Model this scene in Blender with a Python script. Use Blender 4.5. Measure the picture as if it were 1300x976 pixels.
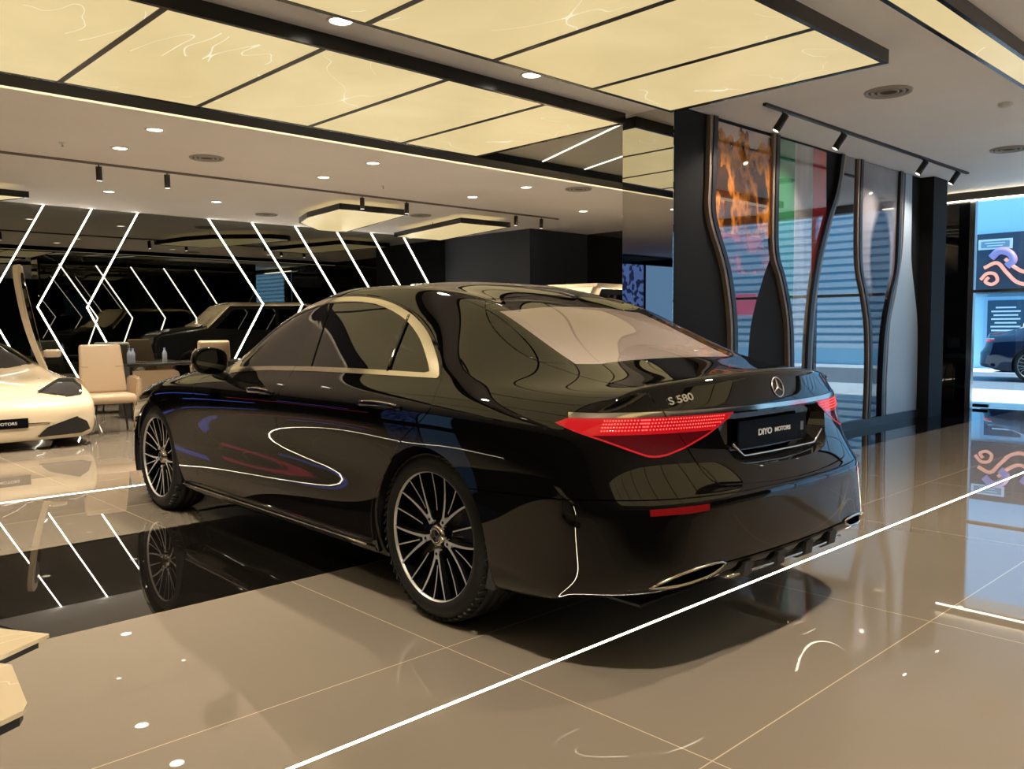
import bpy, bmesh, math, random
import numpy as np
from mathutils import Vector, Matrix
D = bpy.data
SC = bpy.context.scene
COL = SC.collection
for o in list(D.objects): D.objects.remove(o)
random.seed(7)
R = math.radians

# ---------------------------------------------------------------- camera
cam = D.cameras.new('camera'); camo = D.objects.new('camera', cam); COL.objects.link(camo)
cam.sensor_fit = 'HORIZONTAL'; cam.sensor_width = 36.0; cam.lens = 1072.0/1300*36.0
cam.clip_start = 0.05; cam.clip_end = 400
_yaw, _pitch, _roll = R(46.38), R(3.94), R(-0.38)
_fw = np.array([math.cos(_yaw), math.sin(_yaw), 0]); _rt = np.array([math.sin(_yaw), -math.cos(_yaw), 0]); _up = np.array([0, 0, 1.0])
_f2 = _fw*math.cos(_pitch)-_up*math.sin(_pitch); _u2 = _up*math.cos(_pitch)+_fw*math.sin(_pitch)
_r3 = _rt*math.cos(_roll)+_u2*math.sin(_roll); _u3 = _u2*math.cos(_roll)-_rt*math.sin(_roll)
camo.matrix_world = Matrix(((_r3[0], _u3[0], -_f2[0], 0), (_r3[1], _u3[1], -_f2[1], 0), (_r3[2], _u3[2], -_f2[2], 1.253), (0, 0, 0, 1)))
SC.camera = camo
# ---------------------------------------------------------------- colour management, sky, exposure
SC.view_settings.view_transform = 'Standard'; SC.view_settings.look = 'None'
SC.view_settings.gamma = 1.0; SC.view_settings.use_curve_mapping = False
SC.view_settings.exposure = 0.0
cy = SC.cycles
cy.use_denoising = True; cy.max_bounces = 14; cy.glossy_bounces = 8; cy.diffuse_bounces = 4; cy.transparent_max_bounces = 16
cy.transmission_bounces = 6; cy.sample_clamp_indirect = 6.0; cy.caustics_reflective = True; cy.caustics_refractive = False; cy.blur_glossy = 0.3
W = D.worlds.new('sky'); SC.world = W; W.use_nodes = True
SKY_COL = (0.22, 0.60, 1.0); SKY_STR = 2.0
W.node_tree.nodes['Background'].inputs[0].default_value = (*SKY_COL, 1)
W.node_tree.nodes['Background'].inputs[1].default_value = SKY_STR
sun = D.lights.new('sun', 'SUN'); sun.energy = 8.0; sun.color = (1.0, .95, .86); sun.angle = R(.6)
suno = D.objects.new('sun', sun); COL.objects.link(suno); suno.rotation_euler = Vector((.06, .62, -.78)).to_track_quat('-Z', 'Y').to_euler()
TRAY_COL = (1.0, 0.83, 0.40); TRAY_STR = 0.76
LED_COL = (1.0, 0.90, 0.66); LED_STR = 7.0
SPOT_W = 450.0; SPOT_COL = (1.0, 0.84, 0.64)

# ---------------------------------------------------------------- materials
MATS = {}
def mat(name, col, rough=0.5, metal=0.0, ior=1.5, spec=0.5, emit=None, estr=0.0, coat=0.0, trans=0.0, alpha=1.0):
    if name in MATS: return MATS[name]
    m = D.materials.new(name); m.use_nodes = True; b = m.node_tree.nodes['Principled BSDF']
    b.inputs['Base Color'].default_value = (*col, 1); b.inputs['Roughness'].default_value = rough
    b.inputs['Metallic'].default_value = metal; b.inputs['IOR'].default_value = ior
    b.inputs['Specular IOR Level'].default_value = spec
    b.inputs['Coat Weight'].default_value = coat; b.inputs['Coat Roughness'].default_value = 0.02
    b.inputs['Transmission Weight'].default_value = trans
    if emit: b.inputs['Emission Color'].default_value = (*emit, 1); b.inputs['Emission Strength'].default_value = estr
    MATS[name] = m; return m
def nodes(m): return m.node_tree.nodes, m.node_tree.links, m.node_tree.nodes['Principled BSDF']
def thin_glass(name, tint, ior=1.5, rough=0.0):
    m = D.materials.new(name); m.use_nodes = True; N = m.node_tree.nodes; L = m.node_tree.links; N.clear()
    out = N.new('ShaderNodeOutputMaterial'); mx = N.new('ShaderNodeMixShader'); tr = N.new('ShaderNodeBsdfTransparent'); gl = N.new('ShaderNodeBsdfGlossy'); fr = N.new('ShaderNodeFresnel')
    tr.inputs[0].default_value = (*tint, 1); gl.inputs['Color'].default_value = (1, 1, 1, 1); gl.inputs['Roughness'].default_value = rough; fr.inputs[0].default_value = ior
    ge = N.new('ShaderNodeNewGeometry'); mr = N.new('ShaderNodeMapRange'); mr.inputs['To Min'].default_value = ior; mr.inputs['To Max'].default_value = 1/ior; L.new(ge.outputs['Backfacing'], mr.inputs['Value']); L.new(mr.outputs[0], fr.inputs[0]); L.new(fr.outputs[0], mx.inputs[0]); L.new(tr.outputs[0], mx.inputs[1]); L.new(gl.outputs[0], mx.inputs[2]); L.new(mx.outputs[0], out.inputs[0])
    MATS[name] = m; return m
def noise_col(m, c1, c2, scale, detail=4, coord='Object', lo=0.35, hi=0.65, stretch=None):
    N, L, b = nodes(m); tc = N.new('ShaderNodeTexCoord'); nz = N.new('ShaderNodeTexNoise'); rp = N.new('ShaderNodeValToRGB')
    nz.inputs['Scale'].default_value = scale; nz.inputs['Detail'].default_value = detail
    src = tc.outputs[coord]
    if stretch:
        mp = N.new('ShaderNodeMapping'); mp.inputs['Scale'].default_value = stretch; L.new(src, mp.inputs[0]); src = mp.outputs[0]
    L.new(src, nz.inputs['Vector']); L.new(nz.outputs[0], rp.inputs[0])
    rp.color_ramp.elements[0].position = lo; rp.color_ramp.elements[1].position = hi
    rp.color_ramp.elements[0].color = (*c1, 1); rp.color_ramp.elements[1].color = (*c2, 1)
    L.new(rp.outputs[0], b.inputs['Base Color']); return rp
def noise_bump(m, scale, strength, dist=0.01):
    N, L, b = nodes(m); tc = N.new('ShaderNodeTexCoord'); nz = N.new('ShaderNodeTexNoise'); bp = N.new('ShaderNodeBump')
    nz.inputs['Scale'].default_value = scale; bp.inputs['Strength'].default_value = strength; bp.inputs['Distance'].default_value = dist
    L.new(tc.outputs['Object'], nz.inputs['Vector']); L.new(nz.outputs[0], bp.inputs['Height']); L.new(bp.outputs[0], b.inputs['Normal'])

PAINT = mat('black_paint', (0.0022, 0.0021, 0.0021), 0.02, ior=1.53, spec=0.5)
BLACKGLOSS = mat('gloss_black_trim', (0.004, 0.004, 0.004), 0.04, ior=1.6)
BLACKPL = mat('black_plastic', (0.008, 0.008, 0.008), 0.45)
CHROME = mat('satin_chrome', (0.78, 0.72, 0.62), 0.14, 1.0)
SILVER = mat('machined_alloy', (0.66, 0.655, 0.65), 0.36, 0.65)
BADGE = mat('badge_chrome', (.86, .85, .84), .22, 1.0)
RIMBLACK = mat('wheel_black', (0.006, 0.006, 0.007), 0.15)
RUBBER = mat('tyre_rubber', (0.006, 0.006, 0.006), 0.55, spec=.3); 
DARKGLASS = mat('tinted_window', (0.004, 0.004, 0.005), 0.0, ior=1.55)
REARGLASS = thin_glass('rear_window_glass', (0.88, 0.87, 0.87), 1.5)
INTERIOR = mat('dark_interior', (0.01, 0.01, 0.01), 0.8)
BLIND = mat('sun_blind', (0.88, 0.76, 0.77), 0.8)

# ---------------------------------------------------------------- object helpers
def link(o, parent=None):
    COL.objects.link(o)
    if parent is not None: o.parent = parent
    return o
def empty(name, loc=(0, 0, 0), rz=0.0, parent=None):
    o = D.objects.new(name, None); o.location = loc; o.rotation_euler = (0, 0, rz); o.empty_display_size = 0.2
    return link(o, parent)
def tag(o, label, cat, group=None, kind=None):
    o['label'] = label; o['category'] = cat
    if group: o['group'] = group
    if kind: o['kind'] = kind
    return o
def struct(o, label=None, cat=None):
    o['kind'] = 'structure'
    if label: o['label'] = label; o['category'] = cat or 'wall'
    return o
def obj(name, bm, m, parent=None, smooth=False, angle=None):
    me = D.meshes.new(name); bm.normal_update(); bm.to_mesh(me); bm.free()
    for x in (m if isinstance(m, (list, tuple)) else [m]): me.materials.append(x)
    if smooth or angle:
        me.polygons.foreach_set('use_smooth', [True]*len(me.polygons))
    o = D.objects.new(name, me)
    if angle: me.set_sharp_from_angle(angle=R(angle))
    return link(o, parent)
def box(bm, a, b, mi=0, bevel=0.0):
    x0, y0, z0 = a; x1, y1, z1 = b
    v = [bm.verts.new(p) for p in ((x0, y0, z0), (x1, y0, z0), (x1, y1, z0), (x0, y1, z0), (x0, y0, z1), (x1, y0, z1), (x1, y1, z1), (x0, y1, z1))]
    fs = [bm.faces.new([v[i] for i in q]) for q in ((3, 2, 1, 0), (4, 5, 6, 7), (0, 1, 5, 4), (1, 2, 6, 5), (2, 3, 7, 6), (3, 0, 4, 7))]
    for f in fs: f.material_index = mi
    if bevel > 0:
        es = list({e for f in fs for e in f.edges})
        bmesh.ops.bevel(bm, geom=es, offset=bevel, segments=2, affect='EDGES', profile=0.5)
    return fs
def mkbox(name, a, b, m, parent=None, bevel=0.0):
    bm = bmesh.new(); box(bm, a, b, 0, bevel); return obj(name, bm, m, parent)
def prism(bm, pts, z0, z1, mi=0, M=None):
    """closed polygon pts (2D) extruded in local z, optional matrix"""
    n = len(pts); lo = [bm.verts.new((x, y, z0)) for x, y in pts]; hi = [bm.verts.new((x, y, z1)) for x, y in pts]
    fs = [bm.faces.new(lo[::-1]), bm.faces.new(hi)]+[bm.faces.new((lo[i], lo[(i+1) % n], hi[(i+1) % n], hi[i])) for i in range(n)]
    for f in fs: f.material_index = mi
    if M is not None: bmesh.ops.transform(bm, matrix=M, verts=lo+hi)
    bmesh.ops.recalc_face_normals(bm, faces=fs)
    return fs
def tube(bm, pts, r, seg=8, closed=False, mi=0, caps=True, flat=1.0, upv=None):
    """tube along points; r scalar or list; flat squashes along the second axis"""
    P = [Vector(p) for p in pts]; n = len(P); rr = r if isinstance(r, (list, tuple)) else [r]*n
    rings = []; prev = None
    for i in range(n):
        t = (P[(i+1) % n]-P[i-1]) if closed else (P[min(i+1, n-1)]-P[max(i-1, 0)])
        t.normalize()
        if prev is None:
            u = Vector(upv) if upv else (Vector((0, 0, 1)) if abs(t.z) < 0.9 else Vector((1, 0, 0)))
        else: u = prev
        u = (u-t*u.dot(t)); u.normalize(); prev = u; w = t.cross(u)
        rings.append([bm.verts.new(P[i]+(u*math.cos(2*math.pi*k/seg)+w*math.sin(2*math.pi*k/seg)*flat)*rr[i]) for k in range(seg)])
    m = n if closed else n-1
    for i in range(m):
        a, b = rings[i], rings[(i+1) % n]
        for k in range(seg):
            f = bm.faces.new((a[k], a[(k+1) % seg], b[(k+1) % seg], b[k])); f.material_index = mi; f.smooth = True
    if caps and not closed:
        f = bm.faces.new(rings[0][::-1]); f.material_index = mi; f = bm.faces.new(rings[-1]); f.material_index = mi
def lathe(bm, prof, seg=48, axis='X', mi=0, closed=False):
    """profile (a, r): a along the axis, r radius"""
    rings = []
    for a, r in prof:
        ring = []
        for k in range(seg):
            c, s = math.cos(2*math.pi*k/seg)*r, math.sin(2*math.pi*k/seg)*r
            ring.append(bm.verts.new({'X': (a, c, s), 'Y': (s, a, c), 'Z': (c, s, a)}[axis]))
        rings.append(ring)
    n = len(rings); fs = []
    for i in range(n if closed else n-1):
        a, b = rings[i], rings[(i+1) % n]
        for k in range(seg):
            f = bm.faces.new((a[k], b[k], b[(k+1) % seg], a[(k+1) % seg])); f.material_index = mi; f.smooth = True; fs.append(f)
    return rings
def spline(pts, n, closed=False):
    """Catmull-Rom (centripetal-ish by uniform) resample"""
    P = np.array(pts, float); N = len(P); out = []
    segs = N if closed else N-1
    for i in range(segs):
        p0 = P[(i-1) % N] if (closed or i > 0) else 2*P[0]-P[1]; p1 = P[i]; p2 = P[(i+1) % N]; p3 = P[(i+2) % N] if (closed or i+2 < N) else 2*P[-1]-P[-2]
        for k in range(n):
            t = k/n; out.append(0.5*((2*p1)+(-p0+p2)*t+(2*p0-5*p1+4*p2-p3)*t*t+(-p0+3*p1-3*p2+p3)*t**3))
    if not closed: out.append(P[-1])
    return np.array(out)
def text(name, body, size, m, parent, M, extrude=0.001, align='CENTER', sx=1.0, bold=0.0):
    c = D.curves.new(name, 'FONT'); c.body = body; c.size = size; c.extrude = extrude; c.align_x = align; c.align_y = 'CENTER'; c.offset = bold
    c.materials.append(m); t = D.objects.new(name, c); COL.objects.link(t)
    bpy.context.view_layer.update()
    me = D.meshes.new_from_object(t.evaluated_get(bpy.context.evaluated_depsgraph_get())); D.objects.remove(t)
    me.transform(Matrix.Diagonal((sx, 1, 1, 1))); o = D.objects.new(name, me); link(o, parent); o.matrix_local = M
    if not me.materials: me.materials.append(m)
    return o
def copy_tree(o, parent=None):
    c = o.copy(); COL.objects.link(c)
    if parent is not None: c.parent = parent; c.matrix_parent_inverse = o.matrix_parent_inverse.copy()
    for ch in list(o.children): copy_tree(ch, c)
    return c
# ================================================================ the room
CZ = 3.18
FLOOR = mat('floor_tile', (.36, .275, .19), .035, ior=1.95)
def tile_nodes():
    N, L, b = nodes(FLOOR); tc = N.new('ShaderNodeTexCoord'); sp = N.new('ShaderNodeSeparateXYZ'); L.new(tc.outputs['Object'], sp.inputs[0])
    def mth(op, a, bb=None):
        m = N.new('ShaderNodeMath'); m.operation = op
        for i, v in enumerate((a, bb)):
            if v is None: continue
            if isinstance(v, (int, float)): m.inputs[i].default_value = v
            else: L.new(v, m.inputs[i])
        return m.outputs[0]
    def joint(axis, off, per, w):
        f = mth('PINGPONG', mth('SUBTRACT', sp.outputs[axis], off), per/2); return mth('LESS_THAN', f, w)
    jx = joint('X', 2.035, 1.64, .0022); jy = joint('Y', 1.31, 1.21, .0022); j = mth('MAXIMUM', jx, jy)
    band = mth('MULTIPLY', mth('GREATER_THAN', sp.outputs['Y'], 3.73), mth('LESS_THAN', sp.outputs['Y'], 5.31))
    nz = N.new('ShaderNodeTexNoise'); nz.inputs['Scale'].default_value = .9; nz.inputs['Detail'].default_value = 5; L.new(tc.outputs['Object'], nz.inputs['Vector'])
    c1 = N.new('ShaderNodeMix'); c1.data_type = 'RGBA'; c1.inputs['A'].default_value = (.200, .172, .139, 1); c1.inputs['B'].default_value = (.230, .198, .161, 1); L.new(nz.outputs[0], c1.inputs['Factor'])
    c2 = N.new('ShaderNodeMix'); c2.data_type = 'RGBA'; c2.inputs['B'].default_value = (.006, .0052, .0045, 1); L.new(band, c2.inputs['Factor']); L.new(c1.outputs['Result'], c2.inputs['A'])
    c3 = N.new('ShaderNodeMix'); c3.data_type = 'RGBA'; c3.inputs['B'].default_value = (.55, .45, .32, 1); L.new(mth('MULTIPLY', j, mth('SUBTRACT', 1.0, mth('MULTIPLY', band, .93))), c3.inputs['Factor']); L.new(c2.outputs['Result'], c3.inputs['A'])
    L.new(c3.outputs['Result'], b.inputs['Base Color'])
    bp = N.new('ShaderNodeBump'); bp.inputs['Strength'].default_value = .07; bp.inputs['Distance'].default_value = .002; n2 = N.new('ShaderNodeTexNoise'); n2.inputs['Scale'].default_value = 1.6; n2.inputs['Detail'].default_value = 1
    L.new(tc.outputs['Object'], n2.inputs['Vector']); L.new(n2.outputs[0], bp.inputs['Height']); L.new(bp.outputs[0], b.inputs['Normal'])
    rg = mth('ADD', mth('MULTIPLY', nz.outputs[0], .010), .004); L.new(rg, b.inputs['Roughness'])
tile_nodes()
CEIL = mat('ceiling_plaster', (.62, .555, .49), .75); noise_col(CEIL, (.87, .82, .80), (.91, .865, .85), .7)
NAVY = mat('charcoal_wall', (.011, .0112, .012), .75, spec=.2); noise_col(NAVY, (.010, .0105, .012), (.013, .0135, .0155), 1.2)
DARKM = mat('black_mirror_glass', (.15, .15, .132), .004, 1.0)
MIRROR = mat('mirror', (.62, .62, .58), .004, 1.0)
BLACKM = mat('matt_black_metal', (.008, .008, .008), .4)
BLACKG = mat('gloss_black_panel', (.006, .006, .007), .03, ior=1.6)
WHITEM = mat('white_metal', (.75, .74, .72), .4)
STEEL = mat('brushed_steel', (.52, .53, .54), .25, 1.0)
LEDM = mat('led_white', (.8, .8, .8), emit=LED_COL, estr=LED_STR)
LEDW = mat('led_wall', (.8, .8, .8), emit=(1, .93, .78), estr=15)
LAMPM = mat('lamp_disc', (.9, .9, .9), emit=(1, .90, .72), estr=9.0)
TRAYM = D.materials.new('stretch_light_panel'); TRAYM.use_nodes = True
def tray_nodes():
    N, L, b = nodes(TRAYM); tc = N.new('ShaderNodeTexCoord'); b.inputs['Base Color'].default_value = (.10, .09, .06, 1); b.inputs['Roughness'].default_value = .35
    n1 = N.new('ShaderNodeTexNoise'); n1.inputs['Scale'].default_value = .8; n1.inputs['Detail'].default_value = 6; n1.inputs['Distortion'].default_value = 1.2; L.new(tc.outputs['Object'], n1.inputs['Vector'])
    r1 = N.new('ShaderNodeValToRGB'); L.new(n1.outputs[0], r1.inputs[0]); r1.color_ramp.elements[0].position = .3; r1.color_ramp.elements[1].position = .7
    r1.color_ramp.elements[0].color = (.86, .67, .315, 1); r1.color_ramp.elements[1].color = (1.0, .785, .40, 1)
    n2 = N.new('ShaderNodeTexNoise'); n2.inputs['Scale'].default_value = .55; n2.inputs['Detail'].default_value = 2; n2.inputs['Distortion'].default_value = 2.5; L.new(tc.outputs['Object'], n2.inputs['Vector'])
    m = N.new('ShaderNodeMath'); m.operation = 'SUBTRACT'; L.new(n2.outputs[0], m.inputs[0]); m.inputs[1].default_value = .50; a = N.new('ShaderNodeMath'); a.operation = 'ABSOLUTE'; L.new(m.outputs[0], a.inputs[0])
    lt = N.new('ShaderNodeMath'); lt.operation = 'LESS_THAN'; L.new(a.outputs[0], lt.inputs[0]); lt.inputs[1].default_value = .0026
    n3 = N.new('ShaderNodeTexNoise'); n3.inputs['Scale'].default_value = .9; L.new(tc.outputs['Object'], n3.inputs['Vector']); g3 = N.new('ShaderNodeMath'); g3.operation = 'GREATER_THAN'; g3.inputs[1].default_value = .53; L.new(n3.outputs[0], g3.inputs[0])
    mm = N.new('ShaderNodeMath'); mm.operation = 'MULTIPLY'; L.new(lt.outputs[0], mm.inputs[0]); L.new(g3.outputs[0], mm.inputs[1])
    mx = N.new('ShaderNodeMix'); mx.data_type = 'RGBA'; mx.inputs['B'].default_value = (1.25, 1.12, .80, 1); L.new(mm.outputs[0], mx.inputs['Factor']); L.new(r1.outputs[0], mx.inputs['A'])
    L.new(mx.outputs['Result'], b.inputs['Emission Color']); b.inputs['Emission Strength'].default_value = TRAY_STR
tray_nodes()

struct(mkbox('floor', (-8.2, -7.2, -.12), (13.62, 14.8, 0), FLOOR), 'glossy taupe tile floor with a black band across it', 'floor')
struct(mkbox('ceiling', (-8.2, -7.2, CZ), (14.7, 14.8, CZ+.12), CEIL), 'smooth warm grey plaster ceiling over the showroom', 'ceiling')
struct(mkbox('wall_north', (-8.2, 14.6, 0), (11.9, 14.75, CZ), DARKM), 'black mirror wall behind the slanted light lines', 'wall')
struct(mkbox('wall_south', (-8.2, -7.2, 0), (13.62, -7.05, CZ), NAVY), 'plain dark wall at the near end', 'wall')
bm = bmesh.new()
box(bm, (-8.2, -7.2, 0), (-8.05, 14.8, CZ))
struct(obj('wall_west', bm, NAVY), 'plain dark wall at the far left side', 'wall')
GLASS = thin_glass('clear_pane', (.93, .97, 1.0), 1.5)
struct(mkbox('wall_northeast', (11.9, 11.95, 0), (14.7, 14.75, CZ), mat('navy_wall', (.017, .022, .034), .6)), 'dark navy wall block jutting out beyond the mirror wall', 'wall')
# east side: dark glazed end beyond the feature wall, shop front with a glass door nearer
struct(mkbox('wall_east', (13.62, 4.75, 0), (13.75, 11.95, CZ), BLACKG), 'gloss black wall beyond the feature wall', 'wall')
bm = bmesh.new(); box(bm, (13.55, -7.2, 3.055), (13.75, 4.75, CZ))
struct(obj('trim_1', bm, BLACKM), 'black header beam over the shop front', 'trim')
sf = bmesh.new()
for y in (4.36, 2.0, -.4, -2.8, -5.2): box(sf, (13.56, y, 0), (13.66, y+.075, 3.055))
box(sf, (13.57, -7.2, 1.70), (13.64, 4.36, 1.745)); box(sf, (13.57, -7.2, 0), (13.65, 2.0, .06))
SF = obj('shop_front', sf, STEEL); struct(SF, 'brushed steel shop front frame', 'window frame'); SF.name = 'window_frame'
struct(mkbox('window_1', (13.60, 4.435, 0), (13.612, 4.75, 3.055), mat('smoked_pane', (.004, .005, .006), .02)), 'narrow smoked pane beside the steel post', 'window')
struct(mkbox('door_1', (13.60, 2.075, .02), (13.612, 4.36, 3.055), GLASS), 'clear glass shop door beside the steel post', 'door')
bm = bmesh.new(); box(bm, (13.575, 4.12, .015), (13.64, 4.33, .06)); hg = obj('door_hinge', bm, BLACKM, D.objects['door_1']); hg['label'] = 'black floor hinge of the glass door'
for i, y in enumerate((-.325, -2.725, -5.125)): struct(mkbox('window_%d' % (i+2), (13.60, y, .06), (13.612, y+2.325, 3.055), GLASS), 'clear shop front pane', 'window')
tag(mkbox('led_strip', (13.50, 3.2, 3.04), (13.545, 4.9, 3.055), LEDM), 'thin warm light line under the black header beam', 'light')

# feature wall block with its mirror end
struct(mkbox('wall_feature', (6.26, 4.47, 0), (12.25, 5.05, CZ), NAVY), 'dark block wall carrying the glossy picture panels', 'wall')
struct(mkbox('trim_2', (6.245, 4.475, 0), (6.26, 5.045, CZ), MIRROR), 'tall mirror facing on the end of the feature wall', 'mirror')
struct(mkbox('trim_3', (6.3, 5.05, 0), (12.2, 5.062, CZ), DARKM), 'black mirror back of the feature wall', 'mirror')
struct(mkbox('trim_4', (6.262, 4.42, 0), (12.25, 4.47, .10), BLACKM), 'black plinth under the picture panels', 'trim')
struct(mkbox('trim_5', (11.78, 4.30, 0), (12.25, 4.47, CZ), NAVY), 'dark navy pier at the right end of the feature wall', 'column')

# light trays and beam on the ceiling
TRAYFR = mat('tray_frame_black', (.006, .006, .006), .22, spec=.35)
def tray(name, x0, x1, y0, y1, label, group=None, z0=3.085, first=None, pitch=1.045, rim=.035):
    e = empty(name, ((x0+x1)/2, (y0+y1)/2, z0)); tag(e, label, 'ceiling light', group)
    cx, cyy = (x0+x1)/2, (y0+y1)/2; w, h = (x1-x0)/2, (y1-y0)/2
    bm = bmesh.new(); t = CZ-z0
    for a, b in (((-w, -h, 0), (w, -h+rim, t)), ((-w, h-rim, 0), (w, h, t)), ((-w, -h+rim, 0), (-w+rim, h-rim, t)), ((w-rim, -h+rim, 0), (w, h-rim, t))): box(bm, a, b)
    obj('frame', bm, TRAYFR, e)
    xs = [x1-rim]; x = first if first else x0
    while x > x0+.2: xs.append(x); x -= pitch
    xs = xs+[x0+rim]
    for a, b in zip(xs[:-1], xs[1:]):
        mkbox('light_panel', (b-cx+.02, -h+rim, .004), (a-cx-.02, h-rim, .02), TRAYM, e)
        if b != xs[-1]: mkbox('divider_bar', (b-cx-.02, -h+rim, -.002), (b-cx+.02, h-rim, .03), BLACKM, e)
    return e
tray('light_tray', -2.2, 6.17, 4.95, 6.99, 'long yellow ceiling light tray farther from the camera, ending at the mirror column', first=5.14)
tray('light_tray', -2.2, 6.14, 2.57, 4.43, 'large yellow ceiling light tray nearer the camera, over the saloon boot', first=5.09)
tray('light_tray', -2.2, 6.14, -2.6, -.7, 'yellow ceiling light tray behind the camera', first=5.09)
tray('linear_light_tray', 3.0, 12.4, 1.87, 2.12, 'narrow yellow ceiling light running to the top right corner', rim=.03)
def poly_tray(name, pts, label, z0=3.02):
    e = empty(name, (pts[0][0], pts[0][1], z0)); tag(e, label, 'ceiling light'); q = [(x-pts[0][0], y-pts[0][1]) for x, y in pts]
    c = np.mean(q, 0); inn = [tuple(c+(np.array(p)-c)*.965) for p in q]
    bm = bmesh.new(); n = len(q)
    vs = [[bm.verts.new((*p, z)) for p in ring] for ring, z in ((q, 0), (q, .085), (inn, .085), (inn, 0))]
    for a, b in ((0, 1), (1, 2), (2, 3), (3, 0)):
        for i in range(n): bm.faces.new((vs[a][i], vs[a][(i+1) % n], vs[b][(i+1) % n], vs[b][i]))
    bmesh.ops.recalc_face_normals(bm, faces=bm.faces); obj('frame', bm, TRAYFR, e)
    bm = bmesh.new(); prism(bm, inn, .006, .02); obj('light_panel', bm, TRAYM, e)
    bm = bmesh.new(); tube(bm, [(c[0]-.4, c[1], .02), (c[0]-.4, c[1], CZ-z0)], .006, 6); obj('hanger', bm, BLACKM, e)
    bm = bmesh.new(); tube(bm, [(c[0]+.4, c[1], .02), (c[0]+.4, c[1], CZ-z0)], .006, 6); obj('hanger', bm, BLACKM, e)
poly_tray('hanging_light_tray', [(6.95, 11.0), (8.16, 10.92), (8.72, 13.55), (8.60, 13.72), (8.2, 13.72), (7.35, 12.9), (7.1, 12.2)], 'hanging yellow light tray with a rounded end, left of the other one')
poly_tray('hanging_light_tray', [(9.40, 11.1), (10.52, 11.05), (11.05, 13.72), (9.90, 13.72)], 'hanging yellow light tray beside the dark wall corner')
poly_tray('hanging_light_tray', [(1.2, 12.75), (3.25, 12.8), (2.85, 13.85), (1.2, 13.85)], 'hanging yellow light tray cut by the left edge of the photo')
poly_tray('hanging_light_tray', [(1.1, 10.45), (2.25, 10.5), (2.52, 12.32), (1.1, 12.4)], 'hanging yellow light tray above the white supercar')
struct(mkbox('trim_6', (-3, 7.0, 3.087), (13.6, 7.40, CZ), mat('beam_black', (.006, .006, .006), .6, spec=.12)), 'gloss black beam along the far side of the light tray', 'beam')
tag(mkbox('led_strip', (-3, 7.335, 3.083), (13.6, 7.39, 3.087), mat('led_beam', (.8, .8, .8), emit=(1, .80, .48), estr=1.1)), 'long warm light line beside the black ceiling beam', 'light')
for (a, b), lb in ((((7.19, 7.0), (6.45, 5.25)), 'first slanted white light line on the ceiling left of the mirror column'), (((7.93, 7.0), (7.35, 5.3)), 'second slanted white light line, closest to the mirror column'), (((8.7, 7.0), (8.1, 5.3)), 'short slanted white light line half hidden by the mirror column')):
    d = Vector((b[0]-a[0], b[1]-a[1], 0)); q = Vector((-d.y, d.x, 0)).normalized()*.011
    bm = bmesh.new(); prism(bm, [(a[0]+q.x, a[1]+q.y), (a[0]-q.x, a[1]-q.y), (b[0]-q.x, b[1]-q.y), (b[0]+q.x, b[1]+q.y)], CZ-.012, CZ-.001); tag(obj('led_line', bm, mat('led_slot', (.8, .8, .8), emit=(1, .95, .8), estr=1.6)), lb, 'light')
struct(mkbox('trim_7', (6.27, 5.07, CZ-.006), (9.4, 6.99, CZ), mat('grey_ceiling_panel', (.34, .32, .26), .3)), 'grey recessed ceiling panel between the tray and the mirror column', 'ceiling')
# light lines let into the floor
tag(mkbox('floor_light_line', (-3, 2.119, -.003), (13.5, 2.130, .0008), mat('led_floor', (.8, .8, .8), emit=(1, .88, .62), estr=45)), 'bright light line set in the floor behind the saloon', 'light')
tag(mkbox('floor_light_line', (-3, 6.925, -.003), (13.5, 6.936, .0008), MATS['led_floor']), 'bright light line in the floor by the white supercar', 'light')

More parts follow.
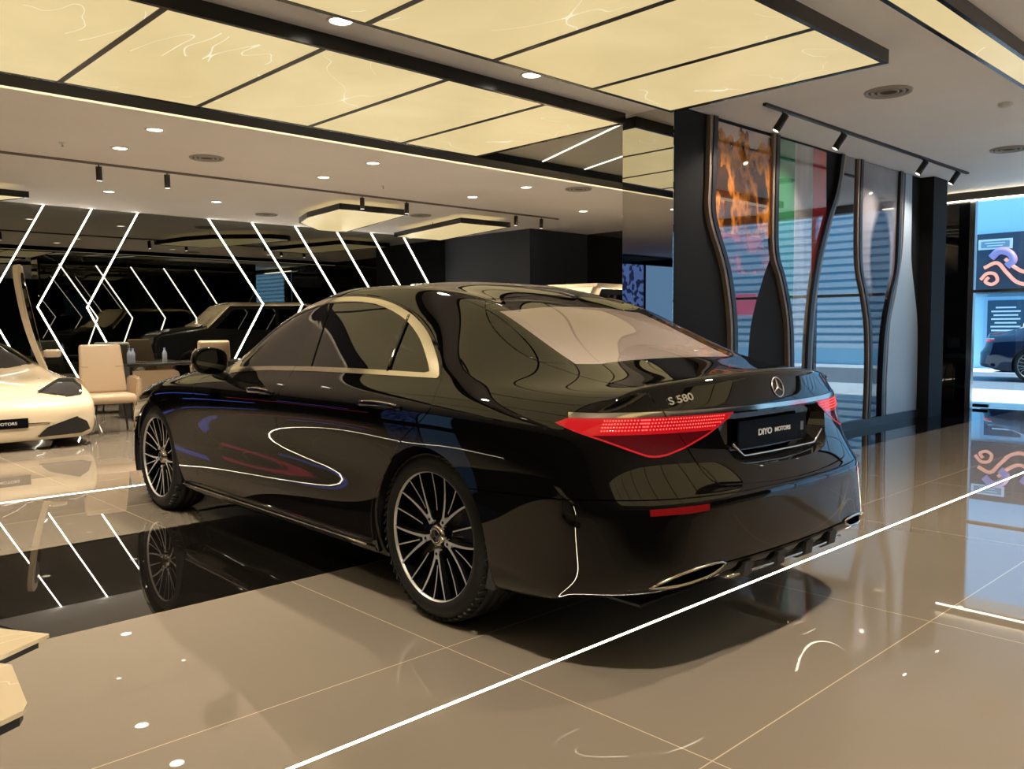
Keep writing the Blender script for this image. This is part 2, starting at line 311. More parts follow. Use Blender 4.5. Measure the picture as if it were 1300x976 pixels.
# downlights, each with its own lamp
def downlight(x, y, label, r=.075):
    e = empty('downlight', (x, y, CZ)); tag(e, label, 'ceiling light', 'round ceiling downlights')
    bm = bmesh.new(); lathe(bm, [(.0, r+.018), (-.008, r+.016), (-.008, r), (-.002, r-.006)], 28, 'Z'); obj('bezel', bm, WHITEM, e)
    bm = bmesh.new(); lathe(bm, [(-.003, r-.004), (-.005, r*.5), (-.005, 0.0)], 28, 'Z'); obj('lens', bm, LAMPM, e)
    l = D.lights.new('downlight_lamp', 'SPOT'); l.energy = SPOT_W; l.color = SPOT_COL; l.spot_size = R(105); l.spot_blend = .8; l.shadow_soft_size = .06
    o = D.objects.new('downlight_lamp', l); o.location = (0, 0, -.03); link(o, e)
DL = [(3.0, 4.69, 'round downlight between the two yellow trays, nearer the top edge'), (4.70, 4.69, 'round downlight between the two yellow trays, nearer the mirror column'), (1.3, 4.69, 'round downlight between the yellow trays, out of view to the left'), (-.5, 4.69, 'round downlight between the yellow trays, farthest left'),
      (3.26, 8.42, 'round downlight beyond the black beam, nearest the left of its row'), (3.31, 9.52, 'round downlight just left of the oval ceiling vent'), (5.79, 8.42, 'round downlight beyond the beam, second in the nearer row'), (5.85, 9.62, 'round downlight in the farther row above the V lights'),
      (8.36, 8.46, 'round downlight beyond the beam, third in the nearer row'), (8.38, 9.62, 'round downlight above the hanging trays'), (10.81, 9.58, 'round downlight near the dark navy wall'), (10.9, 8.46, 'round downlight hidden behind the mirror column'),
      (4.21, 12.6, 'small far downlight near the left wall lights'), (5.75, 12.55, 'small far downlight above the middle of the V lights'), (.7, 8.42, 'round downlight over the left side of the hall'), (.7, 9.6, 'round downlight left of the white supercar'),
      (7.2, .9, 'round downlight behind the saloon, right of the camera'), (4.4, .9, 'round downlight right above the camera side'), (1.4, .9, 'round downlight above the camera'), (10.2, .9, 'added downlight near the shop front, out of view'), (8.0, -1.8, 'added downlight behind the camera, right of the light tray'), (10.8, -1.8, 'added downlight behind the camera, near the shop front'), (9.0, -4.5, 'added downlight far behind the camera'), (4.0, -4.5, 'added downlight behind the camera, middle of the back row')]  # unseen lamps; the right-hand ones added to brighten floor and ceiling
for d in DL: downlight(*d)
def vent(x, y, label, r=.19):
    e = empty('ceiling_vent', (x, y, CZ)); tag(e, label, 'vent', 'round ceiling vents'); bm = bmesh.new()
    for a in (1.0, .72, .45): lathe(bm, [(0, r*a), (-.016, r*a*.96), (-.014, r*a*.86), (0, r*a*.80)], 36, 'Z')
    obj('rings', bm, mat('vent_grey', (.30, .27, .24), .5), e); bm = bmesh.new(); lathe(bm, [(-.004, r*.97), (-.004, 0)], 36, 'Z'); obj('throat', bm, mat('vent_dark', (.05, .045, .04), .8), e)
for v in ((7.22, 3.02, 'round ceiling vent between the yellow tray and the track lights'), (10.57, 3.08, 'round ceiling vent near the shop front'), (4.21, 9.4, 'oval looking ceiling vent beyond the black beam'), (9.01, 8.07, 'round vent just left of the mirror column'), (7.01, 13.38, 'round vent close to the light line wall'), (9.05, 11.76, 'round vent between the hanging light trays')): vent(*v)
def detector(x, y, label):
    bm = bmesh.new(); lathe(bm, [(0, .06), (-.02, .058), (-.035, .035), (-.035, 0)], 24, 'Z'); o = obj('smoke_detector', bm, WHITEM); o.location = (x, y, CZ); tag(o, label, 'smoke detector')
detector(8.38, 2.48, 'small white smoke detector right of the track lights')
for x, y, lb in ((2.78, 9.64, 'small sprinkler head left of the downlights'), (6.82, 9.68, 'small sprinkler head in the middle of the far ceiling')):
    bm = bmesh.new(); lathe(bm, [(0, .035), (-.008, .033), (-.008, .012), (-.04, .010), (-.042, .022), (-.046, 0)], 14, 'Z'); o = obj('sprinkler', bm, WHITEM); o.location = (x, y, CZ); tag(o, lb, 'sprinkler')
def spot(x, y, aim, label, group):
    e = empty('track_spotlight', (x, y, CZ)); tag(e, label, 'spotlight', group)
    bm = bmesh.new(); tube(bm, [(0, 0, -.02), (0, 0, -.075)], .008, 8); obj('stem', bm, BLACKM, e)
    l = D.lights.new('track_lamp', 'SPOT'); l.energy = 55 if 'right' in group else 25; l.color = (1, .86, .70); l.spot_size = R(100); l.spot_blend = 1.0; l.shadow_soft_size = .03; lo_ = D.objects.new('track_lamp', l); lo_.location = Vector((0, 0, -.095))+Vector(aim).normalized()*.125; lo_.rotation_euler = Vector(aim).to_track_quat('-Z', 'Y').to_euler(); link(lo_, e)
    d = Vector(aim).normalized(); c = Vector((0, 0, -.095)); bm = bmesh.new(); tube(bm, [c-d*.05, c+d*.11], .034, 16); obj('head', bm, BLACKM, e)
    bm = bmesh.new(); tube(bm, [c+d*.108, c+d*.1115], .026, 16); obj('lens', bm, LAMPM, e)
tag(mkbox('light_track', (6.78, 3.885, CZ-.025), (11.8, 3.92, CZ), BLACKM), 'black light track in front of the picture panels', 'light track')
for x, lb in ((7.09, 'black spotlight nearest the yellow tray on the right track'), (8.25, 'second black spotlight on the right track'), (10.34, 'third black spotlight on the right track'), (11.38, 'last black spotlight on the right track, by the shop front')): spot(x, 3.9, (-.3, .55, -1), lb, 'spotlights on the right track')
tag(mkbox('light_track', (1.5, 10.5, CZ-.025), (11.2, 10.53, CZ), mat('track_grey', (.12, .11, .10), .5)), 'thin grey light track across the far ceiling', 'light track')
for x, lb in ((3.41, 'far track spotlight, first from the left'), (4.2, 'far track spotlight, second from the left'), (7.03, 'far track spotlight above the rounded hanging tray'), (7.83, 'far track spotlight right of the rounded hanging tray'), (10.14, 'far track spotlight above the dark wall corner'), (10.76, 'far track spotlight closest to the mirror column')): spot(x, 10.515, (.05, .1, -1), lb, 'spotlights on the far track')
# slanted light lines on the black mirror wall
def led_line(pts, label, y=14.592, w=.016, out=-1, m=LEDW):
    bm = bmesh.new(); P = [Vector((x, y, z)) for x, z in pts]; L = []
    for i, p in enumerate(P):
        t = (P[min(i+1, len(P)-1)]-P[max(i-1, 0)]).normalized(); q = Vector((-t.z, 0, t.x))
        if 0 < i < len(P)-1:
            a = (P[i]-P[i-1]).normalized(); k = w/max(.3, abs(t.dot(a)))
        else: k = w
        L.append([bm.verts.new(p+q*k/2), bm.verts.new(p-q*k/2), bm.verts.new(p-q*k/2+Vector((0, out*.012, 0))), bm.verts.new(p+q*k/2+Vector((0, out*.012, 0)))])
    for a, b in zip(L[:-1], L[1:]):
        for k in range(4): bm.faces.new((a[k], a[(k+1) % 4], b[(k+1) % 4], b[k]))
    bm.faces.new(L[0]); bm.faces.new(L[-1][::-1]); bmesh.ops.recalc_face_normals(bm, faces=bm.faces)
    tag(obj('led_light_line', bm, m), label, 'wall light', 'slanted light lines on the mirror wall')
LEFT = [('first', 3.90), ('second', 4.60), ('third', 5.32)]
for nm, x in LEFT: led_line([(x, CZ), (x-.85, 1.60), (x-.15, .15)], nm+' white light line from the left on the mirror wall, leaning left')
RIGHT = ['first', 'second', 'third', 'fourth', 'fifth', 'sixth']
for nm, x in zip(RIGHT, (6.53, 7.35, 8.23, 9.12, 9.95, 10.75)): led_line([(x, CZ), (x+1.0, 1.70), (x+.10, .15)], nm+' right-leaning white light line, counted from the left')
for nm, x in zip(('first', 'second', 'third', 'fourth', 'fifth'), (7.2, 8.1, 9.0, 9.9, 10.8)): led_line([(x-.45, 2.95), (x+.45, 1.55), (x-.05, .2)], nm+' white light line on the back of the feature wall, seen mirrored', 5.075, .022, 1)
# ================================================================ the black saloon
# body cage in car space: (s forward from rear axle, u out from centre, z up); subdivided, cut along seams, split into panels
ST = [3.80, 3.62, 3.36, 3.106, 2.85, 2.58, 2.30, 2.02, 1.70, 1.35, 1.0, 0.65, 0.32, 0.05, -0.18, -0.38, -0.56, -0.72, -0.84]
def keyed(keys, s):
    xs = np.array([k[0] for k in keys]); ys = np.array([k[1] for k in keys], float); o = np.argsort(xs); xs, ys = xs[o], ys[o]
    h = np.diff(xs); d = np.diff(ys, axis=0)/h[:, None]; m = np.zeros_like(ys); m[0], m[-1] = d[0], d[-1]
    for i in range(1, len(xs)-1):
        w1, w2 = 2*h[i]+h[i-1], h[i]+2*h[i-1]; g = d[i-1]*d[i] > 0
        m[i] = np.where(g, (w1+w2)/(w1/np.where(g, d[i-1], 1)+w2/np.where(g, d[i], 1)), 0)
    i = int(np.clip(np.searchsorted(xs, s)-1, 0, len(xs)-2)); t = (s-xs[i])/h[i]
    return (2*t**3-3*t*t+1)*ys[i]+(t**3-2*t*t+t)*h[i]*m[i]+(-2*t**3+3*t*t)*ys[i+1]+(t**3-t*t)*h[i]*m[i+1]
FU = [(3.80, [.70, .77, .812, .835, .845, .838, .818, .782]), (3.62, [.75, .84, .88, .90, .912, .905, .88, .832]), (3.36, [.78, .88, .918, .94, .95, .947, .925, .876]),
      (3.106, [.80, .90, .937, .957, .967, .968, .953, .907]), (2.58, [.80, .90, .938, .952, .957, .966, .957, .915]), (1.35, [.80, .905, .942, .955, .949, .966, .964, .932]),
      (0.65, [.80, .908, .945, .960, .953, .970, .968, .938]), (0.05, [.80, .912, .945, .964, .972, .978, .973, .943]), (-.38, [.80, .912, .945, .966, .972, .974, .965, .933]),
      (-.72, [.80, .91, .944, .945, .954, .950, .934, .897]), (-.84, [.80, .895, .926, .925, .932, .922, .900, .860])]
FZ = [(3.80, [.21, .22, .29, .38, .48, .58, .645, .695]), (3.62, [.20, .21, .30, .41, .53, .65, .735, .78]), (3.36, [.20, .205, .30, .42, .57, .70, .79, .845]),
      (3.106, [.20, .205, .30, .42, .59, .73, .83, .885]), (2.85, [.20, .205, .30, .42, .60, .75, .858, .912]), (2.30, [.20, .205, .30, .42, .60, .76, .876, .945]),
      (1.0, [.20, .205, .30, .42, .60, .76, .885, .960]), (.05, [.20, .21, .30, .42, .60, .76, .888, .965]), (-.38, [.215, .225, .30, .42, .60, .76, .885, .958]),
      (-.72, [.255, .262, .30, .42, .60, .76, .88, .945]), (-.84, [.285, .29, .32, .42, .60, .76, .88, .943])]
GH = [[(3.80, .735, .715), (3.85, .64, .742), (3.89, .48, .772), (3.91, .32, .778), (3.92, .16, .781), (3.925, 0, .782)],
      [(3.62, .76, .798), (3.64, .66, .822), (3.66, .50, .857), (3.68, .33, .863), (3.69, .16, .866), (3.69, 0, .867)],
      [(3.36, .80, .866), (3.37, .69, .888), (3.38, .52, .907), (3.38, .34, .917), (3.38, .17, .922), (3.38, 0, .924)],
      [(3.106, .832, .908), (3.11, .715, .930), (3.11, .53, .948), (3.12, .34, .970), (3.12, .17, .974), (3.12, 0, .976)],
      [(2.85, .852, .940), (2.85, .74, .964), (2.86, .55, .990), (2.86, .36, .998), (2.87, .18, 1.002), (2.87, 0, 1.004)],
      [(2.58, .866, .972), (2.58, .775, .994), (2.60, .58, 1.010), (2.62, .38, 1.020), (2.63, .19, 1.025), (2.63, 0, 1.027)],
      [(2.30, .874, .988), (2.28, .805, 1.008), (2.36, .60, 1.027), (2.42, .40, 1.036), (2.45, .20, 1.041), (2.46, 0, 1.043)],
      [(2.02, .880, 1.003), (2.03, .822, 1.060), (2.12, .64, 1.115), (2.20, .43, 1.140), (2.24, .215, 1.150), (2.25, 0, 1.153)],
      [(1.70, .884, 1.017), (1.72, .795, 1.165), (1.74, .685, 1.280), (1.82, .46, 1.312), (1.87, .235, 1.325), (1.89, 0, 1.330)],
      [(1.35, .886, 1.026), (1.35, .792, 1.180), (1.34, .630, 1.400), (1.40, .48, 1.444), (1.46, .25, 1.466), (1.48, 0, 1.472)],
      [(1.0, .887, 1.032), (1.0, .795, 1.178), (1.0, .612, 1.428), (1.01, .48, 1.466), (1.03, .25, 1.493), (1.04, 0, 1.501)],
      [(.65, .887, 1.035), (.65, .797, 1.172), (.64, .608, 1.420), (.63, .475, 1.458), (.63, .25, 1.485), (.63, 0, 1.493)],
      [(.32, .887, 1.036), (.32, .803, 1.156), (.31, .590, 1.380), (.30, .46, 1.419), (.30, .25, 1.450), (.30, 0, 1.458)],
      [(.05, .887, 1.034), (.04, .810, 1.130), (.04, .598, 1.318), (.07, .45, 1.364), (.09, .24, 1.392), (.10, 0, 1.400)],
      [(-.18, .882, 1.026), (-.19, .802, 1.096), (-.18, .605, 1.236), (-.13, .45, 1.288), (-.10, .24, 1.316), (-.09, 0, 1.325)],
      [(-.38, .874, 1.015), (-.39, .790, 1.062), (-.38, .625, 1.152), (-.33, .46, 1.202), (-.29, .245, 1.229), (-.27, 0, 1.238)],
      [(-.56, .860, 1.004), (-.57, .778, 1.038), (-.56, .645, 1.085), (-.53, .48, 1.122), (-.50, .255, 1.143), (-.48, 0, 1.150)],
      [(-.72, .842, .993), (-.72, .763, 1.022), (-.73, .635, 1.050), (-.74, .465, 1.076), (-.74, .25, 1.091), (-.74, 0, 1.097)],
      [(-.86, .795, .985), (-.905, .70, 1.018), (-.955, .55, 1.041), (-.995, .385, 1.055), (-1.025, .20, 1.065), (-1.035, 0, 1.069)]]
# rear fascia rows k=0..7, columns from near the corner to the centre: (s, u, z)
RC = [[(-.80, .76, .295), (-.86, .63, .31), (-.89, .45, .325), (-.90, .23, .33), (-.90, 0, .33)],
      [(-.905, .815, .303), (-1.01, .665, .318), (-1.06, .47, .332), (-1.085, .24, .337), (-1.09, 0, .337)],
      [(-.975, .845, .335), (-1.085, .695, .350), (-1.12, .48, .362), (-1.135, .24, .366), (-1.14, 0, .366)],
      [(-.985, .848, .44), (-1.095, .695, .445), (-1.13, .485, .45), (-1.155, .24, .45), (-1.162, 0, .45)],
      [(-.965, .848, .615), (-1.085, .69, .622), (-1.15, .485, .628), (-1.175, .24, .632), (-1.182, 0, .633)],
      [(-.915, .835, .76), (-1.01, .68, .76), (-1.072, .475, .757), (-1.106, .24, .755), (-1.116, 0, .755)],
      [(-.89, .82, .88), (-.98, .67, .88), (-1.045, .465, .88), (-1.08, .235, .88), (-1.09, 0, .88)],
      [(-.89, .785, .943), (-.972, .65, .948), (-1.033, .45, .952), (-1.068, .225, .954), (-1.078, 0, .955)]]
FC = [[(3.74, .70, .20), (3.80, .58, .20), (3.84, .42, .20), (3.86, .21, .20), (3.86, 0, .20)],
      [(3.86, .745, .22), (3.93, .60, .22), (3.965, .43, .22), (3.98, .215, .22), (3.985, 0, .22)],
      [(3.88, .765, .29), (3.95, .61, .29), (3.985, .435, .29), (4.0, .215, .29), (4.005, 0, .29)],
      [(3.885, .775, .38), (3.955, .615, .38), (3.985, .44, .38), (4.0, .22, .38), (4.005, 0, .38)],
      [(3.885, .78, .48), (3.95, .62, .48), (3.975, .44, .48), (3.985, .22, .48), (3.99, 0, .48)],
      [(3.88, .78, .58), (3.94, .62, .58), (3.965, .44, .58), (3.975, .22, .58), (3.98, 0, .58)],
      [(3.87, .775, .65), (3.925, .62, .65), (3.95, .44, .655), (3.965, .22, .66), (3.97, 0, .66)],
      [(3.855, .77, .70), (3.90, .625, .71), (3.93, .44, .722), (3.945, .22, .728), (3.95, 0, .73)]]
def build_cage():
    V = []; F = []; cre = {}
    def add(s, u, z): V.append((-u, s, z)); return len(V)-1
    G = []
    for i, s in enumerate(ST):
        us, zs = keyed(FU, s), keyed(FZ, s); row = []
        for j in range(8):
            ss = s
            if i == len(ST)-1: ss = [-.76, -.775, -.81, -.825, -.825, -.81, -.805, -.815][j]
            row.append(add(ss, us[j], zs[j]))
        row += [add(*p) for p in GH[i]]; G.append(row)
    for i in range(len(ST)-1):
        for j in range(13): F.append((G[i][j], G[i][j+1], G[i+1][j+1], G[i+1][j]))
    for rows, rim, flip in ((RC, G[-1], False), (FC, G[0], True)):
        grid = [[rim[k]]+[add(*p) for p in rows[k]] for k in range(8)]+[rim[8:14]]
        for k in range(8):
            for c in range(5):
                q = (grid[k][c], grid[k+1][c], grid[k+1][c+1], grid[k][c+1]); F.append(q[::-1] if flip else q)
        if not flip:
            for k, w in ((4, .55), (7, .5)):
                for c in range(5): cre[(grid[k][c], grid[k][c+1])] = w
            for c in range(5): cre[(grid[8][c], grid[8][c+1])] = .72
    for i in range(len(ST)-1): cre[(G[i][6], G[i+1][6])] = .25 if ST[i] < 3.2 else 0.0
    V = np.array(V); n = len(V); mi = {}; V2 = [tuple(v) for v in V]
    for i in range(n):
        if abs(V[i, 0]) < 1e-6: mi[i] = i
        else: mi[i] = len(V2); V2.append((-V[i, 0], V[i, 1], V[i, 2]))
    F2 = [f[::-1] for f in F]+[tuple(mi[a] for a in f) for f in F]
    for (a, b), w in list(cre.items()): cre[(mi[a], mi[b])] = w
    return np.array(V2), F2, cre
def subdivided(V, F, cre, lev):
    me = D.meshes.new('cage'); me.from_pydata([tuple(v) for v in V], [], F); me.update()
    at = me.attributes.new('crease_edge', 'FLOAT', 'EDGE')
    ek = {tuple(sorted(e.vertices)): e.index for e in me.edges}
    for (a, b), w in cre.items():
        k = ek.get(tuple(sorted((a, b))))
        if k is not None: at.data[k].value = w
    o = D.objects.new('cage', me); COL.objects.link(o)
    md = o.modifiers.new('s', 'SUBSURF'); md.levels = lev; md.render_levels = lev; md.subdivision_type = 'CATMULL_CLARK'; md.use_limit_surface = True; md.boundary_smooth = 'PRESERVE_CORNERS'
    def ev(level, verts):
        md.levels = level; me.vertices.foreach_set('co', np.asarray(verts, np.float32).ravel()); me.update(); o.update_tag()
        bpy.context.view_layer.update(); dg = bpy.context.evaluated_depsgraph_get()
        return D.meshes.new_from_object(o.evaluated_get(dg))
    cur = V.copy(); n = len(V)
    for it in range(5):
        e = ev(1, cur); co = np.empty(len(e.vertices)*3, np.float32); e.vertices.foreach_get('co', co); D.meshes.remove(e)
        cur = cur+(V-co.reshape(-1, 3)[:n])*0.8
    e = ev(lev, cur); D.objects.remove(o); D.meshes.remove(me)
    return e
def sdf_poly(P, poly):
    """signed distance of points P (n,2) to closed polygon, negative inside"""
    A = np.asarray(poly, float); B = np.roll(A, -1, 0); d2 = np.full(len(P), 1e9); ins = np.zeros(len(P), bool)
    for a, b in zip(A, B):
        ab = b-a; ap = P-a; t = np.clip((ap@ab)/max(ab@ab, 1e-12), 0, 1); q = ap-t[:, None]*ab; d2 = np.minimum(d2, (q*q).sum(1))
        c = (a[1] > P[:, 1]) != (b[1] > P[:, 1])
        with np.errstate(divide='ignore', invalid='ignore'): xi = (b[0]-a[0])*(P[:, 1]-a[1])/(b[1]-a[1])+a[0]
        ins ^= c & (P[:, 0] < xi)
    d = np.sqrt(d2); return np.where(ins, -d, d)
def sdf_line(P, line):
    """signed distance to an open polyline (sign by side of the nearest segment)"""
    A = np.asarray(line, float); best = np.full(len(P), 1e9); sg = np.ones(len(P))
    for a, b in zip(A[:-1], A[1:]):
        ab = b-a; ap = P-a; t = np.clip((ap@ab)/(ab@ab), 0, 1); q = ap-t[:, None]*ab; d = (q*q).sum(1); s = np.sign(ab[0]*ap[:, 1]-ab[1]*ap[:, 0])
        u = d < best-1e-12; best = np.where(u, d, best); sg = np.where(u, s, sg)
    return np.sqrt(best)*sg
SIDE = lambda c: c[:, [1, 2]]
REAR = lambda c: np.column_stack([np.abs(c[:, 0]), c[:, 2]])
DIAG = lambda c: np.column_stack([np.abs(c[:, 0])+c[:, 1], c[:, 2]])
TOP = lambda c: np.column_stack([np.abs(c[:, 0]), c[:, 1]])
def coords(els): return np.array([v.co[:] for v in els])
def cut(bm, F, dom):
    """split the mesh along F=0 where dom holds"""
    bm.verts.ensure_lookup_table(); bm.verts.index_update(); co = coords(bm.verts); f = F(co); ok = dom(co); on = set()
    ed = np.array([(e.verts[0].index, e.verts[1].index) for e in bm.edges]); bm.edges.ensure_lookup_table()
    hit = np.nonzero((f[ed[:, 0]]*f[ed[:, 1]] < 0) & ok[ed[:, 0]] & ok[ed[:, 1]])[0]
    vs = list(bm.verts); es = [bm.edges[i] for i in hit]; snapped = set(); todo = []
    for e, i in zip(es, hit):
        a, b = vs[ed[i, 0]], vs[ed[i, 1]]; t = f[a.index]/(f[a.index]-f[b.index])
        if t < 0.12 and a.index not in snapped:
            snapped.add(a.index); a.co = a.co.lerp(b.co, t); on.add(a)
        elif t > 0.88 and b.index not in snapped:
            snapped.add(b.index); b.co = b.co.lerp(a.co, 1-t); on.add(b)
        else: todo.append((e, a, b, t))
    for e, a, b, t in todo:
        if a.index in snapped or b.index in snapped: continue
        _, nv = bmesh.utils.edge_split(e, a, t); on.add(nv)
    faces = {fc for v in on for fc in v.link_faces}
    for fc in faces:
        o = [v for v in fc.verts if v in on]
        if len(o) == 2 and not any(o[1] in e.verts for e in o[0].link_edges if e in fc.edges):
            try: bmesh.utils.face_split(fc, o[0], o[1])
            except Exception: pass
        elif len(o) == 3:
            for x in range(3):
                p, q = o[x], o[(x+1) % 3]
                if not any(q in e.verts for e in p.link_edges if e in fc.edges):
                    try: bmesh.utils.face_split(fc, p, q)
                    except Exception: pass
                    break
    bm.verts.index_update()
GAP = 0.0022
def seam(bm, F, dom):
    cut(bm, lambda c: F(c)-GAP, dom); cut(bm, lambda c: F(c)+GAP, dom)
    fl = list(bm.faces); c = np.array([f.calc_center_median()[:] for f in fl]); m = (np.abs(F(c)) < GAP*1.02) & dom(c)
    bmesh.ops.delete(bm, geom=[f for f, k in zip(fl, m) if k], context='FACES')
WIN = spline([(2.012, .985), (2.025, 1.02), (1.977, 1.114), (1.884, 1.198), (1.787, 1.268), (1.663, 1.331), (1.531, 1.374), (1.388, 1.402), (1.236, 1.415), (.998, 1.412), (.797, 1.394),
     (.629, 1.362), (.451, 1.309), (.281, 1.235), (.157, 1.165), (.051, 1.093), (-.003, 1.036)], 4)
WIN = np.vstack([WIN, [(.35, 1.035), (.7, 1.034), (1.1, 1.03), (1.5, 1.02), (1.8, 1.005)]])
WIN_IN = spline([(1.93, 1.024), (1.945, 1.075), (1.86, 1.165), (1.76, 1.236), (1.645, 1.298), (1.52, 1.342), (1.385, 1.373), (1.235, 1.389), (.998, 1.388), (.805, 1.371), (.643, 1.338),
     (.475, 1.285), (.315, 1.213), (.205, 1.150), (.115, 1.090), (.072, 1.055)], 4)
WIN_IN = np.vstack([WIN_IN, [(.35, 1.056), (.7, 1.056), (1.1, 1.052), (1.5, 1.042), (1.8, 1.03)]])
HUBZ = 0.368; WB = 3.106; ARCH = 0.388
RG = spline([(.26, .112), (.43, .124), (.515, .112), (.565, .065), (.61, 0), (.652, -.1), (.683, -.236), (.694, -.345), (.69, -.41), (.66, -.475), (.587, -.545), (.47, -.60), (.258, -.63)], 4)
RG = np.vstack([[(-.3, .105)], [(0, .106)], RG, [(0, -.635), (-.3, -.635)]])
LIDT = np.array([(.735, -.30), (.692, -.42), (.682, -.56), (.670, -.75), (.664, -.862), (.66, -.95)])
LIDR = np.vstack([[(.668, 1.06)], spline([(.664, 1.03), (.648, .972), (.619, .907), (.576, .84), (.535, .745), (.512, .70), (.47, .679), (.378, .672), (.2, .664), (0, .660)], 4), [(-.3, .66)]])
LAMP = np.array([(.205, .909), (.135, .9275), (-.05, .9275), (-.3, .9275), (-.56, .9275), (-.735, .9275), (-.735, .914), (-.594, .853), (-.458, .812), (-.36, .791), (-.30, .786), (-.25, .791), (-.05, .844), (.104, .880)])
REFL = [(.785, .604), (.745, .620), (.66, .624), (.568, .625), (.556, .615), (.60, .600), (.70, .598)]
EXH = spline([(.785, .350), (.715, .386), (.62, .400), (.53, .403), (.462, .394), (.52, .366), (.60, .354), (.69, .348)], 4, True)
RECESS = np.vstack([[(-.3, .921), (.418, .921)], spline([(.412, .89), (.395, .84), (.372, .785), (.345, .752), (.30, .735), (.2, .725), (0, .720)], 3), [(-.3, .72)]])
DOORB = np.array([(1.255, 1.46), (1.247, 1.30), (1.240, 1.04), (1.265, .96), (1.288, .90), (1.300, .65), (1.302, .24)])
DOORF = np.vstack([[(2.20, 1.12), (2.085, 1.005), (2.12, .985)], spline([(2.25, .965), (2.36, .935), (2.39, .88), (2.40, .6), (2.405, .29)], 4)])
DOORR = np.vstack([spline([(-.016, 1.036), (-.028, 1.01), (-.045, .96), (-.04, .912), (.01, .862), (.085, .815), (.17, .748), (.245, .672), (.31, .60), (.375, .53), (.405, .45), (.425, .36), (.432, .29)], 4), [(.432, .24)]])
WOUT = spline([(2.085, 1.005), (2.04, 1.075), (1.977, 1.128), (1.884, 1.212), (1.787, 1.282), (1.663, 1.344), (1.531, 1.386), (1.388, 1.414), (1.236, 1.427), (.998, 1.424), (.797, 1.406),
     (.629, 1.374), (.446, 1.321), (.273, 1.246), (.147, 1.174), (.040, 1.100), (-.016, 1.036)], 4)

def split_out(bm, mask):
    """copy the masked faces to a new bmesh and delete them from bm"""
    fl = list(bm.faces); out = bmesh.new(); vm = {}
    dele = []
    for f, k in zip(fl, mask):
        if not k: continue
        vs = []
        for v in f.verts:
            if v not in vm: vm[v] = out.verts.new(v.co)
            vs.append(vm[v])
        nf = out.faces.new(vs); nf.smooth = True; dele.append(f)
    bmesh.ops.delete(bm, geom=dele, context='FACES')
    return out
class Base:
    def __init__(s, me):
        from mathutils.bvhtree import BVHTree
        b = bmesh.new(); b.from_mesh(me); b.normal_update(); b.faces.ensure_lookup_table(); s.b = b; s.t = BVHTree.FromBMesh(b)
    def n(s, co):
        l, nn, i, d = s.t.find_nearest(co)
        acc = Vector((0, 0, 0))
        for v in s.b.faces[i].verts:
            w = 1/((v.co-co).length_squared+1e-7); acc += v.normal*w
        return acc.normalized()
    def ray(s, o, d): return s.t.ray_cast(Vector(o), Vector(d).normalized())
BASE = None
def panel(name, bm, m, parent, off=0.0, flange=0.012, mats=None):
    """finish a body panel: offset along the body normal, rolled edge, smooth normals from the body"""
    bm.verts.ensure_lookup_table(); N = {v: BASE.n(v.co) for v in bm.verts}
    be = [e for e in bm.edges if len(e.link_faces) == 1]
    if off:
        for v, n in N.items(): v.co += n*off
    core = list(bm.verts); nl = [N[v] for v in core]
    if flange:
        nv = {}
        for e in be:
            for v in e.verts:
                if v not in nv:
                    w = bm.verts.new(v.co-N[v]*flange); nv[v] = w; nl.append(N[v]); core.append(w)
        for e in be:
            f = e.link_faces[0]; l = [x for x in f.loops if x.edge == e][0]; a, b = l.vert, l.link_loop_next.vert
            try: q = bm.faces.new((b, a, nv[a], nv[b])); q.smooth = True
            except ValueError: pass
    bm.verts.index_update(); arr = [None]*len(core)
    for v, n in zip(core, nl): arr[v.index] = n
    nl = arr; me = D.meshes.new(name); bm.to_mesh(me); bm.free()
    for x in (m if isinstance(m, (list, tuple)) else [m]): me.materials.append(x)
    me.polygons.foreach_set('use_smooth', [True]*len(me.polygons))
    me.normals_split_custom_set_from_vertices([tuple(n) for n in nl])
    o = D.objects.new(name, me); return link(o, parent)
def cents(bm): return np.array([f.calc_center_median()[:] for f in bm.faces])
